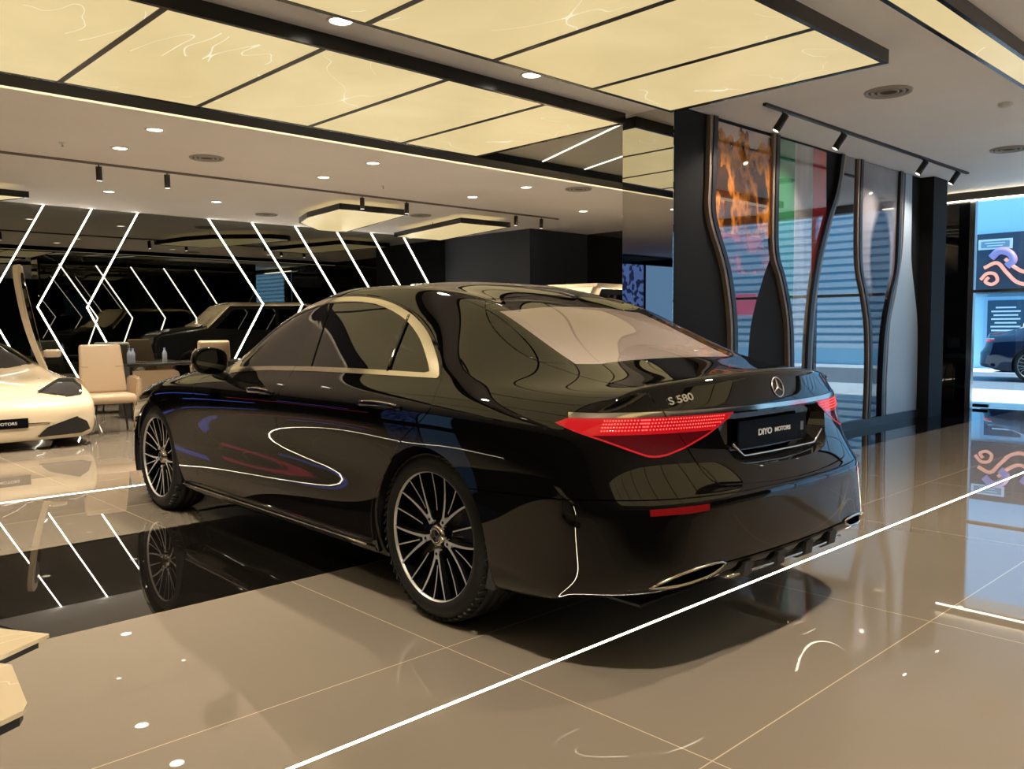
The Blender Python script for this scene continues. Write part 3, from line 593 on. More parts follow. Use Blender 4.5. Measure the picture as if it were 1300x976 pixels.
def wheel(parent, x, y, side, name='wheel'):
    """alloy wheel: side=+1 when the face looks to +x"""
    e = empty(name, (x, y, HUBZ), 0 if side > 0 else math.pi, parent)
    bm = bmesh.new(); w = .128
    lathe(bm, [(-w+.012, .272), (-w, .290), (-w+.004, .315), (-w+.022, .345), (-w+.05, .3625), (-.085, .3655), (-.083, .359), (-.076, .359), (-.074, .3668), (-.030, .368), (-.028, .360), (-.020, .360), (-.018, .368), (.018, .368), (.020, .360), (.028, .360), (.030, .368), (.074, .3668), (.076, .359), (.083, .359), (.085, .3655), (w-.05, .3625), (w-.022, .345), (w-.004, .320), (w+.001, .305), (w-.002, .292), (w-.012, .276)], 72)
    for k in range(60):                                   # tread sipes as raised shoulder blocks
        a = 2*math.pi*k/60
        for sx in (-1, 1):
            M = Matrix.Rotation(a, 4, 'X')@Matrix.Translation((sx*.098, 0, .3562))@Matrix.Rotation(sx*.5, 4, 'Z')@Matrix.Rotation(sx*.28, 4, 'Y')
            v0 = len(bm.verts); box(bm, (-.017, -.013, -.008), (.017, .013, .0012)); bm.verts.ensure_lookup_table(); bmesh.ops.transform(bm, matrix=M, verts=bm.verts[v0:])
    obj('tyre', bm, RUBBER, e)
    bm = bmesh.new()                                      # barrel, dish and outer lip
    lathe(bm, [(-.11, .268), (-.09, .262), (.02, .255), (.05, .258), (.095, .262), (.108, .266)], 72, mi=1)
    lathe(bm, [(.104, .262), (.114, .264), (.1175, .270), (.1175, .281), (.112, .287), (.108, .283)], 72, mi=0)
    lathe(bm, [(.048, .262), (.046, .18), (.044, .10), (.05, .055), (.06, .0)], 40, mi=1)
    o = obj('rim', bm, [SILVER, RIMBLACK], e)
    bm = bmesh.new()
    def spoke(a0, r0, a1, r1, w0, w1, x0, x1, curve=0.0):
        """bar from (r0,a0) to (r1,a1), silver front face and black flanks"""
        n = 6; L = []
        for i in range(n+1):
            t = i/n; r = r0+(r1-r0)*t; a = a0+(a1-a0)*(t**(1-curve)); wd = w0+(w1-w0)*t; xx = x0+(x1-x0)*(t**1.5)
            c = Vector((0, math.sin(a)*r, math.cos(a)*r)); L.append((c, wd, xx))
        rows = []
        for i, (c, wd, xx) in enumerate(L):
            d = (L[min(i+1, n)][0]-L[max(i-1, 0)][0]).normalized(); q = Vector((0, d.z, -d.y))
            pt = lambda s, dx: bm.verts.new((xx+dx, (c+q*s).y, (c+q*s).z))
            rows.append([pt(-wd*1.5, -.045), pt(-wd, -.004), pt(-wd*.8, 0), pt(wd*.8, 0), pt(wd, -.004), pt(wd*1.5, -.045)])
        for i in range(n):
            for j, mi in ((0, 1), (1, 1), (2, 0), (3, 1), (4, 1)):
                f = bm.faces.new((rows[i][j], rows[i+1][j], rows[i+1][j+1], rows[i][j+1])); f.material_index = mi
        for rw in (rows[0][::-1], rows[-1]):
            f = bm.faces.new(rw); f.material_index = 1
    for k in range(5):
        b = 2*math.pi*k/5+math.pi
        for s in (-1, 1): spoke(b+s*.055, .066, b+s*R(18), .272, .0085, .0042, .088, .113, 0.35)
        spoke(b, .125, b, .272, .0030, .0040, .086, .112)
        spoke(b+R(36), .105, b+R(36), .272, .0030, .0040, .084, .112)
        M = Matrix.Rotation(-b, 4, 'X')
        v0 = len(bm.verts); prism(bm, [(-.011, .058), (.011, .058), (.014, .075), (.009, .098), (-.009, .098), (-.014, .075)], .07, .091, 0, Matrix(((0, 0, 1, 0), (1, 0, 0, 0), (0, 1, 0, 0), (0, 0, 0, 1))))
        bm.verts.ensure_lookup_table(); bmesh.ops.transform(bm, matrix=M, verts=bm.verts[v0:])
        v0 = len(bm.verts); lathe(bm, [(.0905, .0), (.093, .004), (.093, .0065), (.089, .007)], 10, mi=1); bm.verts.ensure_lookup_table()
        bmesh.ops.transform(bm, matrix=M@Matrix.Translation((0, 0, .076)), verts=bm.verts[v0:])
    o = obj('spokes', bm, [SILVER, RIMBLACK], e, angle=40)
    bm = bmesh.new(); lathe(bm, [(.06, .048), (.09, .044), (.094, .040), (.095, .036)], 32, mi=0); lathe(bm, [(.095, .036), (.0935, .034), (.0945, 0.0)], 32, mi=1)
    for k in range(3):
        a = 2*math.pi*k/3
        M = Matrix.Rotation(-a, 4, 'X')@Matrix(((0, 0, 1, .0945), (1, 0, 0, 0), (0, 1, 0, 0), (0, 0, 0, 1)))
        prism(bm, [(-.0045, 0), (.0045, 0), (0, .030)], 0, .003, 0, M)
    tube(bm, [(.096, math.sin(t)*.030, math.cos(t)*.030) for t in np.linspace(0, 2*math.pi, 24, endpoint=False)], .0022, 6, True)
    obj('hub_cap', bm, [CHROME, RIMBLACK], e)
    bm = bmesh.new(); lathe(bm, [(.015, .07), (.015, .20), (-.012, .20), (-.012, .07)], 48, closed=True); obj('brake_disc', bm, mat('disc_iron', (.06, .06, .06), .35, 1.0), e)
    for ch in e.children:
        if ch.name.split('.')[0] in ('rim', 'spokes'): ch.scale = (1, 1.035, 1.035)
    return e
def star_badge(parent, M, r, m, name='star_emblem'):
    bm = bmesh.new()
    tube(bm, [(math.sin(t)*r, math.cos(t)*r, 0) for t in np.linspace(0, 2*math.pi, 40, endpoint=False)], r*.075, 8, True)
    for k in range(3):
        a = 2*math.pi*k/3; c, s = math.cos(a), math.sin(a); rot = lambda x, y: (x*c+y*s, -x*s+y*c)
        tip = rot(0, r*.98); l = rot(-r*.13, r*.075); rr = rot(r*.13, r*.075); cen = (0, 0)
        top0 = bm.verts.new((0, 0, r*.12)); tp = bm.verts.new((*tip, r*.03)); lv = bm.verts.new((*l, 0)); rv = bm.verts.new((*rr, 0))
        bm.faces.new((top0, lv, tp)); bm.faces.new((top0, tp, rv))
    o = obj(name, bm, m, parent); o.matrix_local = M; return o
def build_saloon(paint):
    global BASE
    V, F, cre = build_cage(); me = subdivided(V, F, cre, 3); BASE = Base(me)
    bm = bmesh.new(); bm.from_mesh(me)
    car = empty('car', (2.135+.977*math.cos(R(-.8)), 2.786+.977*math.sin(R(-.8)), 0), R(-.8))
    side = lambda c: np.abs(c[:, 0]) > .5
    # --- wheel arches
    for y in (0, WB):
        Fa = lambda c, y=y: np.hypot(c[:, 1]-y, c[:, 2]-HUBZ)-ARCH
        cut(bm, Fa, lambda c: (np.abs(c[:, 0]) > .6) & (c[:, 2] < .85)); fl = list(bm.faces); m = Fa(cents(bm)) < 0
        bmesh.ops.delete(bm, geom=[f for f, k in zip(fl, m & (np.abs(cents(bm)[:, 0]) > .6)) if k], context='FACES')
    # --- side glazing, doors
    gz = lambda c: side(c) & (c[:, 2] > .93) & (c[:, 1] > -.2) & (c[:, 1] < 2.25)
    Fo = lambda c: sdf_poly(SIDE(c), WIN); Fi = lambda c: sdf_poly(SIDE(c), WIN_IN)
    cut(bm, Fo, gz); cut(bm, Fi, gz)
    seam(bm, lambda c: sdf_line(SIDE(c), WOUT), lambda c: gz(c) & (Fo(c) > -.0008) & (c[:, 2] > 1.0))
    seam(bm, lambda c: sdf_line(SIDE(c), DOORB), lambda c: side(c) & (np.abs(c[:, 1]-1.27) < .12) & (c[:, 2] > .275) & (c[:, 2] < 1.43) & (Fi(c) > -.002))
    seam(bm, lambda c: sdf_line(SIDE(c), DOORF), lambda c: side(c) & (c[:, 1] > 2.06) & (c[:, 1] < 2.5) & (c[:, 2] > .275) & (c[:, 2] < 1.008))
    seam(bm, lambda c: sdf_line(SIDE(c), DOORR), lambda c: side(c) & (c[:, 1] > -.1) & (c[:, 1] < .5) & (c[:, 2] > .275) & (c[:, 2] < 1.045) & (Fo(c) > -.0008))
    Fb = lambda c: c[:, 2]-.278
    seam(bm, Fb, lambda c: side(c) & (c[:, 1] > .425) & (c[:, 1] < 2.41) & (c[:, 2] < .35) & (c[:, 2] > .25))
    # --- rear window, lid, lamps, bumper
    Fg = lambda c: sdf_poly(TOP(c), RG); rg = lambda c: (c[:, 2] > 1.05) & (c[:, 1] < .25) & (c[:, 1] > -.8)
    seam(bm, Fg, rg)
    FlT = lambda c: sdf_line(TOP(c), LIDT); FlR = lambda c: sdf_line(REAR(c), LIDR)
    seam(bm, FlT, lambda c: (c[:, 1] < -.41) & (c[:, 1] > -.868) & (c[:, 2] > 1.0) & (Fg(c) > -.004))
    rr = lambda c: (c[:, 1] < -.86) & (c[:, 2] < 1.04) & (c[:, 2] > .62) & (np.abs(c[:, 0]) < .72)
    seam(bm, FlR, rr)
    Fl = lambda c: sdf_poly(DIAG(c), LAMP); dg = lambda c: (c[:, 1] < -.6) & (c[:, 2] > .7) & (c[:, 2] < .97)
    cut(bm, Fl, lambda c: dg(c) & (np.abs(c[:, 0]) > .25))
    Fz1 = lambda c: c[:, 2]-.9275; Fz2 = lambda c: c[:, 2]-.945
    cut(bm, Fz1, dg); cut(bm, Fz2, dg)
    Fx = lambda c: (np.abs(c[:, 0])+c[:, 1])-.135
    cut(bm, Fx, lambda c: dg(c) & (c[:, 2] > .92) & (c[:, 2] < .95))
    Frc = lambda c: sdf_poly(REAR(c), RECESS); cut(bm, Frc, lambda c: (c[:, 1] < -.95) & (c[:, 2] > .66) & (c[:, 2] < .926) & (np.abs(c[:, 0]) < .5))
    Fbm = lambda c: c[:, 2]-(.650-.03*np.clip((c[:, 1]+.9)/.6, 0, 1)); lidin = lambda c: (FlR(c) > -.01) & (np.abs(c[:, 0]) < .6) & (c[:, 1] < -.8) & (c[:, 2] > .655)
    seam(bm, Fbm, lambda c: (c[:, 1] < -.25) & (c[:, 2] > .58) & (c[:, 2] < .70))
    Fre = lambda c: sdf_poly(REAR(c), REFL); lo = lambda c: (c[:, 1] < -.9) & (c[:, 2] < .66)
    cut(bm, Fre, lo); Fex = lambda c: sdf_poly(REAR(c), EXH); cut(bm, Fex, lo)
    # --- bonnet, front lamps, grille
    HOOD = spline([(-.3, 3.80), (0, 3.80), (.3, 3.79), (.55, 3.74), (.68, 3.62), (.735, 3.36), (.765, 3.0), (.80, 2.65), (.80, 2.40), (.70, 2.36), (.4, 2.45), (0, 2.49), (-.3, 2.49)], 3)
    Fh = lambda c: sdf_poly(TOP(c), HOOD); hd = lambda c: (c[:, 1] > 2.2) & (c[:, 2] > .68)
    seam(bm, Fh, hd)
    WSP = spline([(-.3, 1.60), (0, 1.60), (.35, 1.57), (.48, 1.53), (.53, 1.50), (.565, 1.60), (.635, 1.80), (.705, 2.0), (.745, 2.15), (.715, 2.25), (.6, 2.33), (.4, 2.41), (0, 2.45), (-.3, 2.45)], 3)
    Fw = lambda c: sdf_poly(TOP(c), WSP); ws = lambda c: (c[:, 1] > 1.4) & (c[:, 1] < 2.5) & (c[:, 2] > 1.0) & (np.abs(c[:, 0]) < .8)
    seam(bm, Fw, ws)
    FR = lambda c: np.column_stack([c[:, 1]-np.abs(c[:, 0]), c[:, 2]])
    HL = [(2.62, .735), (2.95, .715), (3.28, .705), (3.42, .69), (3.36, .655), (3.1, .615), (2.92, .635), (2.72, .69)]
    Fhl = lambda c: sdf_poly(FR(c), HL); fr = lambda c: (c[:, 1] > 3.3) & (c[:, 2] < .78) & (c[:, 2] > .3)
    cut(bm, Fhl, fr); GR = [(-.3, .70), (.34, .70), (.42, .66), (.38, .42), (.30, .38), (-.3, .38)]
    Fgr = lambda c: sdf_poly(REAR(c), GR); cut(bm, Fgr, lambda c: fr(c) & (c[:, 1] > 3.85))
    # --- pull the pieces out
    P = {}
    def take(key, fn):
        c = cents(bm); P[key] = split_out(bm, fn(c))
    take('rear_window', lambda c: rg(c) & (Fg(c) < 0))
    take('windshield', lambda c: ws(c) & (Fw(c) < 0))
    take('hood', lambda c: hd(c) & (Fh(c) < 0))
    inwin = lambda c: gz(c) & (Fo(c) < 0)
    for sx, nm in ((-1, 'l'), (1, 'r')):
        sd = lambda c, sx=sx: c[:, 0]*sx > .2
        take('trim'+nm, lambda c: sd(c) & inwin(c) & (Fi(c) >= 0))
        take('glassf'+nm, lambda c: sd(c) & inwin(c) & (c[:, 1] > 1.262-.35*(1.40-c[:, 2])*.3))
        take('glassr'+nm, lambda c: sd(c) & inwin(c))
        take('headlight'+nm, lambda c: sd(c) & fr(c) & (Fhl(c) < 0))
        take('lampo'+nm, lambda c: sd(c) & dg(c) & (Fl(c) < 0) & (c[:, 2] < .9277))
        take('refl'+nm, lambda c: sd(c) & lo(c) & (Fre(c) < 0))
        take('ex'+nm, lambda c: sd(c) & lo(c) & (Fex(c) < 0))
        FB = lambda c: sdf_line(SIDE(c), DOORB)
        indoor = lambda c: sd(c) & side(c) & (c[:, 2] > .278) & (c[:, 2] < 1.43) & (c[:, 1] < 2.41) & (c[:, 1] > -.05) & (Fw(c) > 0)
        top = lambda c: np.where(c[:, 2] > 1.0, sdf_poly(SIDE(c), np.vstack([WOUT, [(0, .9), (2.05, .9)]])), -1)
        take('doorf'+nm, lambda c: indoor(c) & (FB(c) > 0) & (top(c) < 0) & ((sdf_line(SIDE(c), DOORF) < 0) | (c[:, 1] < 2.06)))
        take('doorr'+nm, lambda c: indoor(c) & (FB(c) < 0) & (top(c) < 0) & ((sdf_line(SIDE(c), DOORR) > 0) | (c[:, 1] > .5) | (c[:, 2] > 1.04)))
    take('grille', lambda c: fr(c) & (c[:, 1] > 3.85) & (Fgr(c) < 0))
    take('chrome', lambda c: dg(c) & (c[:, 2] > .9275) & (c[:, 2] < .945) & (Fx(c) < 0))
    P['ex'] = None
    take('recess', lambda c: (c[:, 1] < -.9) & (Frc(c) < 0))
    take('lid', lambda c: ((c[:, 1] < -.864) & (c[:, 2] < 1.04) & (FlR(c) < 0) & (np.abs(c[:, 0]) < .70) & (c[:, 2] > .655)) | ((c[:, 1] < -.41) & (c[:, 2] >= 1.0) & (FlT(c) < 0) & (np.abs(c[:, 0]) < .70) & (Fg(c) > 0)))
    take('bumper', lambda c: (c[:, 1] < -.25) & (Fbm(c) < 0))
    shell = panel('body_shell', bm, paint, car)
    # --- panels
    hood = panel('hood', P['hood'], paint, car); star_badge(hood, Matrix.Translation((0, 3.80, .815)), .028, CHROME)
    panel('windshield', P['windshield'], DARKGLASS, car, -.003); panel('rear_window', P['rear_window'], REARGLASS, car, -.002, 0)
    panel('grille', P['grille'], BLACKGLOSS, car, -.02, -.02)
    lid = panel('trunk_lid', P['lid'], paint, car); bump = panel('rear_bumper', P['bumper'], paint, car)
    ch = panel('trunk_chrome_strip', P['chrome'], CHROME, car, .003, .02); ch['label'] = 'satin chrome strip above the tail lights'
    # number plate recess: walls run in to a flat floor, plate in front of it
    b = P['recess']; be = [e for e in b.edges if len(e.link_faces) == 1]; loop = {v for e in be for v in e.verts}
    rb = bmesh.new(); vm, wm = {}, {}
    for v in loop:
        vm[v] = rb.verts.new(v.co); z = v.co.z; wm[v] = rb.verts.new((v.co.x*.88, -1.022+(.9-z)*.12 if z > .74 else -1.02, .825+(z-.825)*(.97 if z > .825 else .62)))
    for e in be:
        a, c2 = e.verts; rb.faces.new((vm[a], vm[c2], wm[c2], wm[a]))
    ee = [e for e in rb.edges if len(e.link_faces) == 1 and all(v in wm.values() for v in e.verts)]
    bmesh.ops.triangle_fill(rb, use_beauty=True, edges=ee); bmesh.ops.recalc_face_normals(rb, faces=rb.faces); b.free()
    if sum(f.normal.y*f.calc_area() for f in rb.faces) > 0: bmesh.ops.reverse_faces(rb, faces=rb.faces)
    obj('plate_recess', rb, BLACKGLOSS, lid, angle=35)
    pl = mkbox('number_plate', (-.26, -1.052, .775), (.26, -1.044, .885), mat('plate_black', (.003, .003, .005), .5, spec=.06), lid, .003); pl['label'] = 'black dealer plate lettered in white'
    fx = Matrix(((1, 0, 0, 0), (0, 0, -1, -1.0535), (0, 1, 0, .83), (0, 0, 0, 1)))
    WL = mat('plate_white', (.75, .75, .75), .4)
    text('plate_lettering', 'DIYO', .034, WL, pl, fx@Matrix.Translation((-.070, 0, 0)), .0006, sx=1.25, bold=.0012)
    text('plate_lettering', 'MOTORS', .024, WL, pl, fx@Matrix.Translation((.064, .001, 0)), .0006, sx=1.25, bold=.0008)
    bm2 = bmesh.new(); box(bm2, (-.012, -.0005, -.018), (.012, .0005, .018))
    for q in (-1, 1): pass
    e = obj('plate_emblem', bm2, mat('plate_grey', (.10, .10, .10), .4), pl); e.location = (.222, -1.0525, .83)
    # lid badges sit on the surface
    def on_rear(u, z, out=.002):
        l, n, i, d = BASE.ray((u, -3, z), (0, 1, 0)); n = BASE.n(l); xa = Vector((1, 0, 0)); xa = (xa-n*xa.dot(n)).normalized(); ya = n.cross(xa)
        M = Matrix(((xa.x, ya.x, n.x, l.x+n.x*out), (xa.y, ya.y, n.y, l.y+n.y*out), (xa.z, ya.z, n.z, l.z+n.z*out), (0, 0, 0, 1))); return M
    star_badge(lid, on_rear(0, 1.003), .040, BADGE)
    bt = bmesh.new(); tube(bt, [(u, -1.078-.012*(1-(u/.34)**2), .757+.05*max(0, abs(u)-.27)/.07) for u in np.linspace(-.34, .34, 31)], .0045, 8); obj('recess_chrome', bt, CHROME, lid)
    text('model_lettering', 'S 580', .040, BADGE, lid, on_rear(-.548, .984), .0016, sx=1.28, bold=.0009)
    # side items
    for sx, nm in ((-1, 'l'), (1, 'r')):
        tr = panel('window_trim', P['trim'+nm], CHROME, car, .003, .012); tr['label'] = 'satin chrome window surround'
        for key, gk, s0, s1 in (('doorf', 'glassf', 1.34, 1.66), ('doorr', 'glassr', .155, .495)):
            d = panel('door', P[key+nm], paint, car)
            g = panel('side_window', P[gk+nm], DARKGLASS, d, -.004, .01)
            # handle
            bmh = bmesh.new(); pts = []
            for i in range(13):
                t = i/12; s = s0+(s1-s0)*t; l, n, _, _ = BASE.ray((sx*3, s, .903+.006*math.sin(math.pi*t)), (-sx, 0, 0)); pts.append(l+n*(.004+.012*math.sin(math.pi*t)**.5))
            tube(bmh, pts, [.004+.015*min(1, math.sin(math.pi*(i+.3)/12.6)**.5) for i in range(13)], 10, flat=.45, upv=(0, 0, 1)); h = obj('door_handle', bmh, paint, d)
            bmh = bmesh.new(); tube(bmh, [p+Vector((sx*.006, 0, .012)) for p in pts[1:-1]], .0035, 6); hc = obj('handle_trim', bmh, CHROME, h)
            if gk == 'glassr':
                bmq = bmesh.new()
                pq = [BASE.ray((sx*3, .385+(.478-.385)*t, 1.055+.255*t), (-sx, 0, 0))[0]+Vector((sx*.001, 0, 0)) for t in np.linspace(0, 1, 8)]
                tube(bmq, pq, .011, 8, flat=.5, upv=(0, 1, 0)); obj('quarter_divider', bmq, BLACKGLOSS, d)
        bmp = bmesh.new()                                  # B pillar cover: gloss black between the two side windows
        row = []
        for t in np.linspace(0, 1, 8):
            z = 1.053+.333*t; sa, sb = 1.085+.145*t, 1.255+.055*t
            row.append([bmp.verts.new(BASE.ray((sx*3, s, z), (-sx, 0, 0))[0]+Vector((sx*.0015, 0, 0))) for s in (sa, (sa+sb)/2, sb)])
        for i in range(7):
            for j in range(2): bmp.faces.new((row[i][j], row[i][j+1], row[i+1][j+1], row[i+1][j]))
        bmesh.ops.recalc_face_normals(bmp, faces=bmp.faces); bmesh.ops.solidify(bmp, geom=bmp.faces[:], thickness=.003); obj('pillar_cover', bmp, BLACKGLOSS, car, smooth=False)
        # mirror
        bmm = bmesh.new()
        prof = [(-.105, .012), (-.098, .052), (-.06, .078), (0, .082), (.06, .072), (.10, .045), (.108, .0)]
        n = 20; rings = []
        for fy, sc in ((0, .93), (.004, 1.0), (.03, 1.02), (.07, .92), (.105, .68), (.125, .34)):
            ring = []
            for k in range(n):
                a = 2*math.pi*k/n; ca, sa = math.cos(a), math.sin(a)
                ring.append(bmm.verts.new((sx*(.102*sc*np.sign(ca)*abs(ca)**.75), fy, .078*sc*np.sign(sa)*abs(sa)**.75+(.004 if ca > 0 else 0))))
            rings.append(ring)
        for a, c2 in zip(rings[:-1], rings[1:]):
            for k in range(n): f = bmm.faces.new((a[k], a[(k+1) % n], c2[(k+1) % n], c2[k])); f.smooth = True
        bmm.faces.new(rings[-1]); bmm.faces.new(rings[0][::-1]); bmesh.ops.recalc_face_normals(bmm, faces=bmm.faces)
        mo = obj('door_mirror', bmm, paint, car); mo.location = (sx*1.012, 1.985, 1.062)
        bmm = bmesh.new(); prism(bmm, [(.090*math.cos(t)*(1), .064*math.sin(t)) for t in np.linspace(0, 2*math.pi, 24, endpoint=False)], 0, .003, 0, Matrix(((1, 0, 0, 0), (0, 0, -1, -.001), (0, 1, 0, 0), (0, 0, 0, 1))))
        obj('mirror_glass', bmm, mat('mirror_dark', (.10, .105, .11), .02, 1.0), mo)
        bmm = bmesh.new(); tube(bmm, [(-sx*.13, .05, -.10), (-sx*.09, .05, -.082), (-sx*.03, .05, -.062)], [.03, .026, .02], 10, flat=.6); obj('mirror_arm', bmm, BLACKPL, mo)
        bmm = bmesh.new(); tube(bmm, [(sx*.104, .012, -.045), (sx*.111, .014, 0), (sx*.104, .012, .05), (sx*.085, .01, .073)], .0035, 6); obj('indicator', bmm, CHROME, mo)
        # tail lamp: clear red lens over lit and unlit bands
        lam = P['lampo'+nm]; tl = empty('tail_light', (0, 0, 0), 0, car); tl['label'] = 'lit red tail light wrapping round the corner'
        cc = cents(lam); zb = .868; fl = list(lam.faces)
        cut(lam, lambda c: c[:, 2]-zb-.0*c[:, 1], lambda c: c[:, 2] > 0); cut(lam, lambda c: sdf_poly(DIAG(c), LAMP)+.0065, lambda c: c[:, 2] > 0)
        cc = cents(lam); edge = sdf_poly(DIAG(cc), LAMP) > -.0065
        e1 = split_out(lam, edge); cc = cents(lam); up = split_out(lam, cc[:, 2] > zb)
        src = bmesh.new(); src.from_mesh(me)
        panel('lamp_border', e1, mat('lamp_edge', (.35, .01, .015), .15, emit=(1, .05, .05), estr=.11), tl, .002, .02)
        ub = panel('lit_lamp_band', up, LAMPLIT, tl, .0015, .02); ub['label'] = 'bright red lit lamp band'
        panel('lower_lamp_band', lam, mat('lamp_dark', (.05, .003, .005), .05, emit=(1, .03, .04), estr=.022), tl, .001, .02)
        bl = bmesh.new()                                   # rows of small light prisms on the lit band
        for rz in range(4):
            z = .918-.0115*rz
            for k in range(48):
                u0 = .37+.0118*k+.006*(rz % 2)
                if u0 > .90: continue
                l, n, _, _ = BASE.ray((sx*u0 if u0 < .72 else sx*3, -3 if u0 < .72 else -1.075+(.90-u0)*0+.0105*k*.62-.08, z), ((0, 1, 0) if u0 < .72 else (-sx, 0, 0)))
                if l is None: continue
                c = np.array([l[:]]); 
                if sdf_poly(DIAG(c), LAMP)[0] > -.009: continue
                M = Matrix.Translation(l+n*.0018)@n.to_track_quat('Z', 'Y').to_matrix().to_4x4(); v0 = len(bl.verts)
                vs = [bl.verts.new(M@Vector(p)) for p in ((-.0042, 0, 0), (0, -.0036, 0), (.0042, 0, 0), (0, .0036, 0), (0, 0, .0022))]
                for i in range(4): bl.faces.new((vs[i], vs[(i+1) % 4], vs[4]))
        x = obj('lamp_prisms', bl, LAMPHOT, tl); x['kind'] = 'stuff'
        panel('rear_reflector', P['refl'+nm], mat('reflector_red', (.12, .004, .005), .12, emit=(1, .04, .04), estr=.04), bump, .002, .015)
        # exhaust finisher
        exb = P['ex'+nm]; be = [e for e in exb.edges if len(e.link_faces) == 1]; vs = {v for e in be for v in e.verts}; nb = bmesh.new(); a1, a2 = {}, {}
        for v in vs: a1[v] = nb.verts.new(v.co); a2[v] = nb.verts.new((v.co.x*.995, v.co.y+.09, .362+(v.co.z-.362)*.8))
        for e in be: nb.faces.new((a1[e.verts[0]], a1[e.verts[1]], a2[e.verts[1]], a2[e.verts[0]]))
        ee = [e for e in nb.edges if len(e.link_faces) == 1 and all(v in a2.values() for v in e.verts)]; bmesh.ops.triangle_fill(nb, use_beauty=True, edges=ee); exb.free()
        xo = obj('exhaust_opening', nb, BLACKPL, bump)
        ring = bmesh.new(); pts = []
        for u, z in EXH[::2]:
            l = BASE.ray((sx*u, -3, z), (0, 1, 0))[0]; pts.append(l+Vector((0, -.004, 0)))
        tube(ring, pts, .0055, 8, True); r_ = obj('exhaust_trim', ring, CHROME, bump); r_['label'] = 'chrome exhaust trim'
        panel('headlight', P['headlight'+nm], mat('head_lens', (.25, .26, .28), .05, .3), car, .001, .02)
        # sill with chrome line
        bms = bmesh.new(); sec = [(.860, .215), (.925, .222), (.944, .240), (.948, .262), (.938, .279), (.915, .284)]
        rows = []
        for s in np.linspace(.425, 2.66, 24):
            k = min(1, (s-.425)/.12, (2.66-s)/.12); rows.append([bms.verts.new((sx*(u-.012*(1-k)), s, z+(-.01))) for u, z in sec])
        for a, c2 in zip(rows[:-1], rows[1:]):
            for j in range(5): f = bms.faces.new((a[j], a[j+1], c2[j+1], c2[j])); f.smooth = True
        bmesh.ops.recalc_face_normals(bms, faces=bms.faces); obj('side_skirt', bms, paint, car)
        bms = bmesh.new(); tube(bms, [(sx*(.951), s, .250) for s in np.linspace(.47, 2.62, 12)], .0055, 8); obj('sill_chrome', bms, CHROME, car)
        # arch liners
        for y in (0, WB):
            bl = bmesh.new(); rings = []
            for a in np.linspace(-.35, math.pi+.35, 25):
                rings.append([bl.verts.new((sx*xx, y+math.cos(a)*(ARCH+dr), HUBZ+math.sin(a)*(ARCH+dr))) for xx, dr in ((.955, .004), (.93, .03), (.60, .03))]+[bl.verts.new((sx*.60, y, HUBZ))])
            for a, c2 in zip(rings[:-1], rings[1:]):
                for j in range(3): bl.faces.new((a[j], c2[j], c2[j+1], a[j+1]))
            obj('wheel_arch_liner', bl, INTERIOR, car)
            wheel(car, sx*.818, y, sx)
    # --- lower rear: diffuser, fins, chrome blade
    bm3 = bmesh.new(); lo_, hi_ = [], []
    us = np.linspace(-.46, .46, 25)
    for u in us:
        l = BASE.ray((u, -3, .385), (0, 1, 0))[0]; hi_.append(bm3.verts.new((u, l.y-.006, .392))); lo_.append(bm3.verts.new((u, l.y+.03, .332)))
    for i in range(24): bm3.faces.new((lo_[i], lo_[i+1], hi_[i+1], hi_[i]))
    bmesh.ops.solidify(bm3, geom=bm3.faces[:], thickness=.01); dif = obj('diffuser', bm3, BLACKPL, bump)
    for u in (-.33, -.11, .11, .33):
        bm3 = bmesh.new(); y0 = BASE.ray((u, -3, .385), (0, 1, 0))[0].y
        Mx = Matrix(((0, 0, 1, u), (1, 0, 0, 0), (0, 1, 0, 0), (0, 0, 0, 1)))
        prism(bm3, [(y0-.012, .378), (y0+.16, .345), (y0+.16, .292), (y0+.03, .303), (y0-.004, .322)], -.028, .028, 0, Mx); obj('diffuser_fin', bm3, BLACKPL, dif)
    bm3 = bmesh.new(); tube(bm3, [BASE.ray((u, -3, .385), (0, 1, 0))[0]+Vector((0, .006, -.052)) for u in np.linspace(-.44, .44, 21)], .006, 8, flat=1.0); obj('bumper_chrome', bm3, CHROME, bump)
    # --- inside: dark tub, shelf, blind
    tub = bmesh.new(); tm = subdivided(V, F, cre, 2); tub.from_mesh(tm)
    N = [v.normal.copy() for v in tub.verts]
    for v, n in zip(tub.verts, N): v.co -= n*.03
    dl = [f for f in tub.faces if (f.calc_center_median().z > .98 and -.7 < f.calc_center_median().y < 2.45) or any(math.hypot(f.calc_center_median().y-y, f.calc_center_median().z-HUBZ) < ARCH+.05 for y in (0, WB))
          or (f.calc_center_median().y < -.95 and .69 < f.calc_center_median().z < .94 and abs(f.calc_center_median().x) < .46) or (f.calc_center_median().y < -.9 and f.calc_center_median().z < .42)]
    bmesh.ops.delete(tub, geom=dl, context='FACES'); box(tub, (-.6, -.85, .19), (.6, 3.7, .20)); obj('inner_tub', tub, INTERIOR, car)
    mkbox('parcel_shelf', (-.62, -.46, 1.02), (.62, .12, 1.04), INTERIOR, car)
    bs = bmesh.new(); rows = []
    for s in np.linspace(.03, -.53, 14):
        ln = []
        for u in np.linspace(-.50-.06*(.03-s)/.56, .50+.06*(.03-s)/.56, 15):
            l = BASE.ray((u, s, 3), (0, 0, -1))[0]; ln.append(bs.verts.new(l+Vector((0, .01, -.028))))
        rows.append(ln)
    for a, c2 in zip(rows[:-1], rows[1:]):
        for j in range(14): f = bs.faces.new((a[j], c2[j], c2[j+1], a[j+1])); f.smooth = True
    bo = obj('rear_sun_blind', bs, BLIND, car); bo['label'] = 'pale sun blind behind the rear window'
